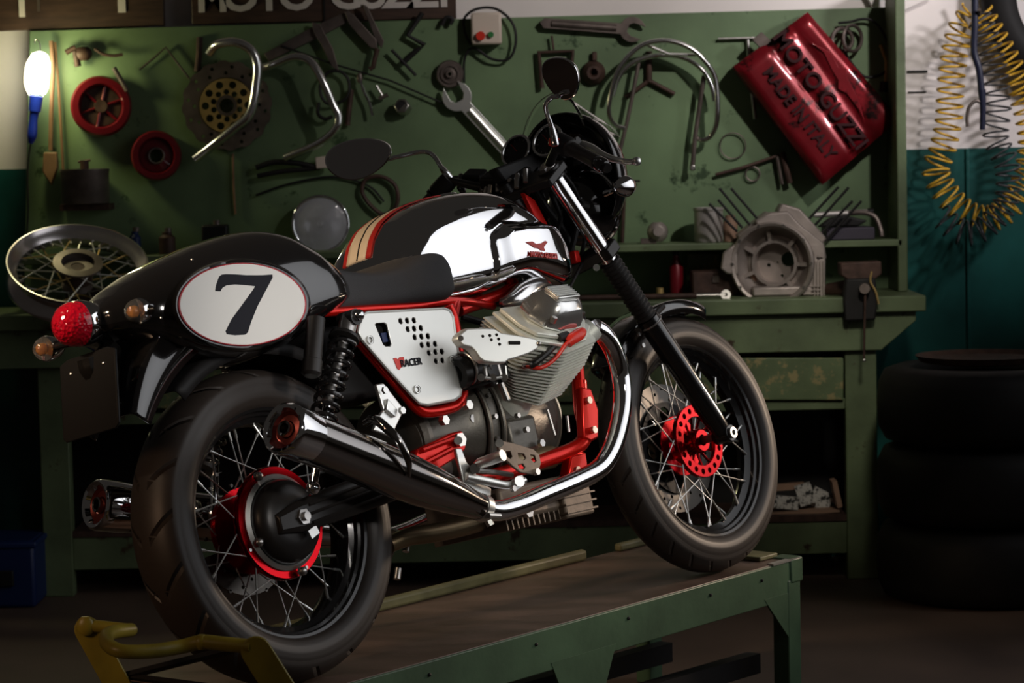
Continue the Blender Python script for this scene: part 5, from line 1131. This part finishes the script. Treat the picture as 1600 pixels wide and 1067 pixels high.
# spark plug lead
sl_ = pb('spark_plug_cap', MB().tube([B(*p) for p in [(886, 536, -.285), (893, 530, -.29), (904, 523, -.29), (910, 518, -.285)]], [.012, .013, .014, .010], 14, smooth=5), 'red_cable')
pb('plug_boot', MB().cyl(B(872, 529, -.28), B(886, 524, -.28), .010), 'plastic', sl_)
pb('plug_lead', MB().tube([B(*p) for p in [(893, 530, -.29), (884, 538, -.29), (872, 555, -.28), (858, 568, -.27), (842, 575, -.26), (826, 573, -.24), (810, 571, -.20)]], .0045, 10, smooth=7), 'red_cable', sl_)
pb('lead_clip', MB().torus(B(826, 571, -.245), (.3, 0, 1), .012, .003, 20, 6), 'steel', sl_)
pb('braided_sleeve', MB().tube([B(*p) for p in [(872, 535, -.27), (855, 552, -.27), (838, 566, -.26), (828, 572, -.25)]], .0075, 10, smooth=6), 'black_satin', sl_)
# intake cover
def c3(x, y): return (640 + x * .225, 420 + y * .225)
cy_ = lambda x: -.235 - .060 * (x - 335) / 570
ic = pb('throttle_cover', MB().prism([B(*c3(*p), cy_(p[0])) for p in [(335, 485), (345, 455), (398, 412), (500, 408), (592, 412), (640, 442), (760, 460), (870, 482), (905, 505), (908, 530), (890, 556), (830, 590), (740, 620), (690, 632), (668, 652), (600, 654), (525, 645), (490, 620), (462, 575), (430, 545), (375, 532)]], (0, .022, 0)), 'alu_white', bevel=.008, bseg=4)
for x, y in ((508, 468), (557, 463), (604, 458), (568, 493), (618, 488), (625, 524)): pb('cover_hole', MB().cyl(B(*c3(x, y), cy_(x) - .0005), B(*c3(x, y), cy_(x) - .0012), .0034, seg=12), 'plastic', ic)
pb('cover_slot', MB().tube([B(*c3(690, 514), cy_(690)), B(*c3(765, 514), cy_(765))], .0042, 8), 'plastic', ic)
pb('cover_screw', MB().cyl(B(*c3(356, 482), cy_(356)), B(*c3(356, 482), cy_(356) - .005), .006), 'steel', ic); pb('cover_screw', MB().sphere(B(*c3(898, 520), cy_(898)), .006, 10), 'steel', ic)
tb_ = pb('throttle_body', MB().lathe([(.020, -.06), (.034, -.058), (.036, -.04), (.033, -.036), (.036, -.030), (.036, -.012), (.032, -.008), (.034, 0), (.034, .02), (.028, .03), (.026, .09), (.001, .09)], B(742, 575, -.17), (1, -.1, .12), 36), 'black_satin')
pb('boot_band', MB().torus(B(726, 577, -.17), (1, -.1, .12), .036, .0035, 36, 8), 'steel', tb_); pb('boot_band', MB().torus(B(748, 572, -.17), (1, -.1, .12), .036, .003, 36, 8), 'steel', tb_)
for i, (a, b, r) in enumerate([((757, 573), (760, 598), .006), ((768, 572), (775, 600), .005), ((776, 568), (782, 590), .007), ((788, 572), (790, 592), .006), ((782, 598), (792, 624), .008), ((760, 590), (782, 594), .004), ((784, 580), (806, 576), .005), ((800, 570), (812, 578), .008)]):
    pb('throttle_link', MB().tube([B(*a, -.20), B(*b, -.20)], r, 10), 'alu' if i % 2 else 'steel', tb_)
pb('injector_body', MB().box(B(772, 582, -.19), (.07, .03, .05), Euler((0, -.25, 0)).to_matrix()), 'black_satin', tb_, bevel=.006)
for x_ in (752, 770, 788): pb('link_joint', MB().cyl(B(x_, 590, -.205), B(x_, 590, -.222), .008), 'steel', tb_)
pb('cross_link', MB().tube([B(752, 590, -.216), B(770, 592, -.216), B(792, 588, -.216)], .0035, 8), 'alu', tb_)
pb('fuel_line', MB().tube([B(*p) for p in [(724, 608, -.16), (740, 604, -.18), (758, 599, -.2), (772, 592, -.21)]], .004, 8, smooth=5), 'plastic', tb_)
pb('intake_runner', MB().tube([B(770, 560, -.16), B(815, 545, -.17), B(845, 540, -.17)], [.026, .026, .030], 20), 'cast', tb_)
# hoses and clutter between tank and engine
for pts, r, m in (([(722, 495, -.08), (760, 505, -.1), (800, 508, -.1), (830, 500, -.08)], .008, 'plastic'), ([(730, 520, -.06), (770, 530, -.08), (820, 530, -.06)], .012, 'plastic'), ([(712, 480, -.06), (750, 475, -.08), (800, 470, -.06), (840, 460, -.04)], .010, 'black_satin')):
    pb('breather_hose', btube(pts, r, 10), m)
pb('intake_duct', MB().tube([B(*p) for p in [(780, 474, -.10), (790, 474, -.11), (802, 470, -.12), (818, 458, -.12), (838, 446, -.11), (856, 446, -.09)]], [.012, .018, .022, .026, .022, .014], 14, smooth=6), 'chrome_soft')
pb('airbox', MB().box(V((.50, 0, .66)), (.22, .20, .09)), 'plastic', bevel=.015)
pb('battery_box', MB().box(V((.30, 0, .62)), (.24, .18, .16)), 'plastic', bevel=.015)
# rear-set, pegs, pedal
rs = plate('footpeg_bracket', [(712, 700), (722, 700), (730, 722), (742, 735), (752, 755), (768, 762), (768, 775), (740, 778), (726, 762)], -.185, .010, 'alu', None, .003)
pb('footpeg', MB().tube([B(744, 727, -.19), B(750, 724, -.21), B(786, 711, -.27)], [.008, .012, .0125], 18), 'alu', rs, sharp=40)
pb('peg_pivot', MB().cyl(B(742, 732, -.185), B(742, 732, -.205), .011), 'steel', rs)
pb('brake_pedal', MB().tube([B(*p) for p in [(728, 745, -.19), (760, 752, -.20), (790, 758, -.205), (808, 755, -.21), (820, 750, -.215)]], [.010, .010, .009, .008, .008], 12, smooth=5), 'alu', rs)
pb('pedal_pad', MB().cyl(B(803, 758, -.205), B(812, 752, -.23), .012), 'alu', rs)
for x, y in ((811, 748), (800, 764)): pb('pedal_bolt', MB().nut(B(x, y, -.22), -Y_, .007, .008), 'steel', rs)
pb('linkage', MB().tube([B(735, 735, -.17), B(775, 738, -.17), B(800, 742, -.17)], .006, 8), 'steel', rs)
def c4_(x, y): return (560 + x * .2625, 600 + y * .2625)
hgd = holed_plate([B(*c4_(*p), -.20) for p in [(828, 345), (850, 335), (930, 352), (1045, 388), (1078, 420), (1088, 470), (1075, 520), (1050, 540), (965, 525), (920, 490), (870, 440), (840, 400)]], [[B(*c4_(*p), -.20) for p in h] for h in ([(880, 400), (905, 400), (918, 430), (905, 445), (885, 430)], [(950, 412), (985, 415), (1000, 440), (985, 452), (955, 440)], [(1025, 420), (1050, 425), (1062, 455), (1050, 468), (1030, 450)], [(950, 480), (980, 475), (995, 495), (985, 510), (960, 500)])], -.20, .006)
hg2 = pb('heel_guard', hgd, 'engine_brown', bevel=.0015)
pb('guard_bolt', MB().cyl(B(*c4_(840, 352), -.20), B(*c4_(840, 352), -.212), .009), 'alu', hg2); pb('guard_bolt', MB().nut(B(*c4_(1050, 525), -.20), -Y_, .008, .01), 'alu', hg2)

# ---- fork
fkT, fkB = B(856, 262, -.098), B(1131, 679, -.098)
fax = (fkB - fkT).normalized()
def on(px_, py_):
    q = B(px_, py_, -.098); return fkT + fax * (q - fkT).dot(fax)
for s_ in (-1, 1):
    def sm(p): return V((p.x, p.y * (1 if s_ < 0 else -1), p.z))
    A1, A2, A3, A4_, A5 = [sm(q) for q in (fkT, on(878, 292), on(951, 407), on(1014, 495), fkB)]
    st_ = pb('fork_tube', MB().tube([A1, A2, A3 ], .0205, 28), 'chrome')
    L_ = (A4_ - A3).length; prof = [(.022, 0)]; n_ = 15
    for i in range(n_):
        t = i / n_; r = .0265 - .001 * t; prof += [(r, L_ * (t + .15 / n_)), (r + .001, L_ * (t + .4 / n_)), (r - .0045, L_ * (t + .75 / n_)), (r - .0045, L_ * (t + .9 / n_))]
    prof += [(.027, L_), (.022, L_ + .004)]
    fa = fax if s_ < 0 else sm(fax)
    pb('fork_gaiter', MB().lathe(prof, A3, fa, 36), 'rubber', st_, sharp=60)
    pb('fork_leg', MB().tube([A4_ - fa * .004, A4_ + fa * .03, A5 - fa * .06, A5 - fa * .015, A5 + fa * .022], [.0285, .0285, .0265, .023, .016], 28), 'fork_black', st_)
    pb('axle_lug', MB().cyl(A5 + V((0, -.024, 0)), A5 + V((0, .024, 0)), .022), 'fork_black', st_, bevel=.003)
    pb('axle_cap', MB().lathe([(.007, -.002), (.007, -.004), (.0125, -.004), (.0135, 0), (.0135, .004), (.007, .004)], A5 + V((0, -.027 if s_ < 0 else .027, 0)), -Y_ * s_ * -1 if s_ < 0 else Y_, 24, loop=True), 'alu', st_)
    pb('top_cap', MB().lathe([(.001, -.012), (.012, -.012), (.019, -.006), (.0205, 0)], A1, fa, 24), 'steel', st_)
    if s_ < 0: pb('leg_clip', MB().torus(A4_ + fa * .012, fa, .029, .0025, 32, 6), 'steel', st_)
pb('front_axle', MB().cyl(FW + V((0, -.09, 0)), FW + V((0, .09, 0)), .010), 'steel')
for nm, cA, cB, th in (('top_yoke', on(862, 270), None, .022), ('bottom_yoke', on(942, 396), None, .030)):
    c = V((cA.x, 0, cA.z)); up_ = -fax; fwd_ = up_.cross(Y_).normalized() * -1
    if fwd_.x < 0: fwd_ = -fwd_
    ol = [(-.052, -.125), (.028, -.128), (.036, -.098), (.026, -.07), (.010, -.03), (.010, .03), (.026, .07), (.036, .098), (.028, .128), (-.020, .128), (-.052, .06), (-.068, 0), (-.052, -.06)] if nm == 'top_yoke' else [(-.02, -.127), (.028, -.128), (.034, -.098), (.026, -.07), (.0, -.03), (.0, .03), (.026, .07), (.034, .098), (.028, .128), (-.026, .128), (-.04, .06), (-.062, 0), (-.04, -.06), (-.02, -.1)]
    yk = pb(nm, MB().prism([c + fwd_ * p + Y_ * q - up_ * th / 2 for p, q in ol], up_ * th), 'black_satin', bevel=.004)
    if nm == 'top_yoke':
        TYc, TYu, TYf = c, up_, fwd_
        pb('stem_nut', MB().nut(c + up_ * .012 - fwd_ * .035, up_, .020, .016), 'chrome', yk)
        for q in (-.098, .098): pb('clamp_bolt', MB().nut(c + up_ * .012 + Y_ * q - fwd_ * .01, up_, .013, .012), 'steel', yk)
        for k in range(7): pb('cable_end', MB().tube([c + up_ * .02 + Y_ * (-.06 + .022 * k) - fwd_ * (.05 + .012 * (k % 2)), c + up_ * .038 + Y_ * (-.055 + .02 * k) - fwd_ * (.02 + .01 * (k % 3))], .006, 10), 'steel', yk)
    else: pb('clamp_bolt', MB().cyl(B(932, 418, -.128), B(932, 418, -.142), .008), 'alu', yk)
pb('upper_damper', MB().tube([B(862, 270, -.06), B(880, 300, -.06)], .011, 12), 'brass')
# ---- bars, controls
g0, g1 = B(884, 227, -.20), B(950, 263, -.345)
for s_ in (-1, 1):
    def sm(p): return V((p.x, p.y * (1 if s_ < 0 else -1), p.z))
    G0, G1 = sm(g0), sm(g1); gd = (G1 - G0).normalized(); R0 = sm(on(856, 262)) 
    hb = pb('handlebar', MB().tube([R0 + Y_ * (s_ * .0) , G0 - gd * .03, G1], .011, 16), 'black_satin')
    pb('handgrip', MB().lathe([(.012, 0), (.021, .001), (.021, .006), (.0165, .009), (.0160, .05), (.0165, .105), (.0175, .110), (.0175, .118), (.012, .12)], G0 + gd * .02, gd, 28), 'rubber', hb)
    pb('bar_end', MB().lathe([(.0165, .120), (.0175, .124), (.0175, .140), (.014, .150), (.006, .153), (.001, .153)], G0 + gd * .02, gd, 28), 'black', hb)
    pb('switch_housing', MB().lathe([(.012, -.035), (.021, -.034), (.023, -.025), (.023, .012), (.020, .018), (.012, .018)], G0, gd, 20), 'plastic', hb)
    pb('clip_on_clamp', MB().cyl(R0 + Y_ * 0 - fax * .0, R0 + (fax if s_ < 0 else sm(fax)) * .03, .028), 'black_satin', hb)
    if s_ < 0:
        pb('kill_switch', MB().box(G0 + V((-.024, .012, .012)), (.018, .022, .020), Euler((.2, .3, 0)).to_matrix()), 'red_cable', hb, bevel=.004)
        pb('master_cylinder', MB().tube([G0 + V((.02, .03, .0)), G0 + V((.025, -.02, .004))], .011, 12), 'black_satin', hb)
        lv = [(908, 226, -.21), (925, 232, -.25), (945, 244, -.30), (968, 251, -.35), (985, 253, -.375), (993, 252, -.385)]
        pb('brake_lever', MB().tube([B(*p) for p in lv], [.011, .010, .0085, .0075, .007, .007], 12, smooth=6), 'alu', hb)
        pb('lever_tip', MB().sphere(B(995, 252, -.39), .0105, 12), 'alu', hb)
    else:
        lvp = [sm(B(*p)) for p in [(908, 226, -.21), (925, 232, -.25), (945, 244, -.30), (968, 251, -.35), (993, 252, -.385)]]
        pb('clutch_lever', MB().tube(lvp, .007, 10, smooth=6), 'chrome', hb)
# left controls seen over the tank
for p, sz in (((690, 296, .24), (.035, .03, .03)), ((720, 283, .20), (.03, .05, .02)), ((742, 275, .15), (.05, .05, .022)), ((770, 282, .06), (.05, .05, .03)), ((800, 275, .02), (.06, .08, .03))):
    pb('switch_block', MB().box(B(*p), sz, Euler((.3, -.4, .2)).to_matrix()), 'plastic', bevel=.006)
pb('reservoir_cap', MB().box(B(722, 288, .17), (.05, .012, .03), Euler((0, -.9, .3)).to_matrix()), 'black', bevel=.004)
# ---- mirrors
def mirror(C, n, aw, ah, tilt, stem, eg=0):
    n = V(n).normalized(); u = n.cross(Z_).normalized(); v_ = u.cross(n); ct, s2 = math.cos(tilt), math.sin(tilt); u, v_ = u * ct + v_ * s2, v_ * ct - u * s2
    def el(k, off): return [C + u * aw * k * math.cos(t_) * (1 + eg * math.sin(t_)) + v_ * ah * k * math.sin(t_) * (1 + eg * .9 * math.cos(t_)) + n * off for t_ in [pi2 * i / 48 for i in range(48)]]
    sh_ = pb('mirror', MB().rings([el(.2, -.028), el(.55, -.024), el(.85, -.014), el(1.0, -.002), el(1.0, .003), el(.95, .0035)]), 'chrome', sharp=50)
    pb('mirror_glass', MB().rings([el(.95, .0030), el(.95, .0045)]), 'mirror', sh_)
    pb('mirror_stem', MB().tube(stem, .0055, 12, smooth=6), 'chrome', sh_)
    pb('stem_sleeve', MB().tube([stem[0], stem[0].lerp(stem[1], .55), stem[0].lerp(stem[1], 1)], [.0095, .009, .007], 12), 'chrome', sh_)
mirror(B(877, 119, -.29), (-.86, .02, -.20), .052, .047, 1.0, [B(868, 226, -.205), B(862, 198, -.215), B(854, 176, -.225), B(853, 163, -.24), B(861, 153, -.26), B(872, 150, -.28)], -.16)
mirror(B(561, 248, .36), (-.92, -.34, -.16), .086, .048, .05, [B(708, 285, .24), B(690, 262, .25), B(677, 243, .27), B(660, 237, .29), B(630, 243, .32), B(600, 250, .345)], .14)
# ---- instruments
nI = V((-.90, -.12, .42)).normalized()
ins = pb('instrument_bracket', MB().prism([B(x, y, -.005) for x, y in [(775, 262), (840, 238), (870, 235), (860, 262), (790, 285)]], (0, .03, 0)), 'plastic', bevel=.006)
for px_, py_, y, r in ((807, 236, .055, .040), (856, 220, -.040, .040)):
    c = B(px_, py_, y); sp = pb('gauge', MB().lathe([(r * .93, .002), (r, 0), (r, -.03), (r * .85, -.055), (r * .5, -.065), (.001, -.066)], c, nI, 48), 'black')
    pb('gauge_rim', MB().torus(c + nI * .002, nI, r * .98, .0038, 56, 10), 'chrome_soft', sp)
    pb('gauge_face', MB().lathe([(.001, -.004), (r * .94, -.004), (r * .94, -.008)], c, nI, 48), 'gauge', sp)
    u, w_, _ = frame(nI)
    for k in range(11):
        a = -2.2 + k * .44; e = u * math.cos(a) + w_ * math.sin(a); pb('gauge_tick', MB().tube([c + e * r * .72 - nI * .003, c + e * r * .86 - nI * .003], .0007, 4), 'gauge_mark', sp)
    pb('gauge_needle', MB().tube([c - nI * .002, c - nI * .002 + (u * .6 - w_ * .8) * r * .7], .0009, 4), 'red_cable', sp)
    pb('gauge_glass', MB().lathe([(.001, .0035), (r * .5, .003), (r * .95, .001), (r * .95, 0), (.001, 0)], c, nI, 48), M.setdefault('thin', mat('gauge glass', (.95, .95, .95), .02, trans=1, ior=1.12)), sp)
# ---- headlight, fairing cowl, windscreen
hc = B(920, 327, 0)
hl_ = pb('headlight', MB().lathe([(.088, 0), (.090, -.01), (.088, -.03), (.078, -.065), (.055, -.095), (.025, -.108), (.001, -.110)], hc, X_, 56), 'black')
pb('headlight_rim', MB().torus(hc + X_ * .004, X_, .090, .0055, 64, 10), 'chrome', hl_)
pb('headlight_lens', MB().lathe([(.001, .030), (.04, .025), (.075, .012), (.086, .002), (.001, .002)], hc, X_, 48), 'lens', hl_)
pb('headlight_ear', MB().tube([B(905, 320, -.098), B(915, 322, -.09)], .012, 10), 'black_satin', hl_)
cc_ = V((hc.x - .035, 0, hc.z + .075))
rows = []
for i in range(13):
    t = i / 12 * .97; a = t * math.pi / 2; rx = math.cos(a); row = []
    for j in range(41):
        b = math.radians(-50 + 280 * j / 40); row.append(cc_ + V((math.sin(a) * .13 - .02, .150 * rx * math.cos(b), .160 * rx * math.sin(b) + .01 * math.sin(a))))
    rows.append(row)
cw = pb('fairing_cowl', MB().rings(rows, False, False, False), 'black', solid=.004, sharp=60)
rows = []
for i in range(9):
    t = i / 8; row = []
    for j in range(25):
        b = math.radians(28 + 124 * j / 24); k = 1 - .16 * t; row.append(cc_ + V((.055 - .10 * t + .05 * (1 - abs(math.cos(b))), .136 * math.cos(b) * k, .128 * math.sin(b) * 1.0 + .012 + .075 * t * math.sin(b))))
    rows.append(row)
ws = pb('windscreen', MB().rings(rows, False, False, False), 'smoke', cw, solid=.003, sharp=60)
pb('windscreen_edge', MB().tube(rows[-1], .0016, 6), 'glass', cw)
# cables behind the fork
for pts, r in (([(838, 265, -.03), (880, 300, -.04), (900, 350, -.03), (890, 400, -.02)], .007), ([(820, 270, .0), (850, 320, .0), (880, 360, 0), (900, 410, 0)], .009), ([(872, 262, -.07), (900, 300, -.07), (915, 360, -.06), (905, 410, -.04)], .005), ([(860, 300, -.03), (875, 340, -.05), (868, 370, -.04)], .006), ([(915, 400, -.05), (900, 430, -.07), (880, 470, -.1), (870, 500, -.1)], .004)):
    pb('control_cable', btube(pts, r, 10), 'plastic')
pb('red_connector', MB().box(B(898, 402, -.06), (.02, .02, .03)), 'red', bevel=.003)
# ---- front mudguard
pb('front_mudguard', fender(FW, .348, .058, 66, 142, 40, .035, taper=lambda t: .55 + .45 * math.sin(math.pi * min(1, max(0, t * 1.0 + .0)) ** .8) ** .5), 'black', solid=.003, sharp=50)
pb('mudguard_stay', MB().tube([FW + V((-.06, -.058, .335)), V((1.24, -.085, .60))], .008, 8), 'black_satin'); pb('mudguard_stay', MB().tube([FW + V((-.06, .058, .335)), V((1.24, .085, .60))], .008, 8), 'black_satin')
for i, p in enumerate([(997, 522, -.08), (1003, 540, -.085)]): pb('stay_bolt', MB().nut(B(*p), -Y_, .006, .006), 'steel')
# small clutter low behind the engine (seen between wheel and engine)
for p, m in (((634, 862, .05), 'steel'), ((620, 905, .12), 'steel'), ((612, 860, .06), 'black_satin')): pb('stand_spring', MB().cyl(B(*p), B(*p) + V((.012, 0, .022)), .008), m)
# --- tidy
for _o in bpy.data.objects:
    if '_o' in _o: del _o['_o']
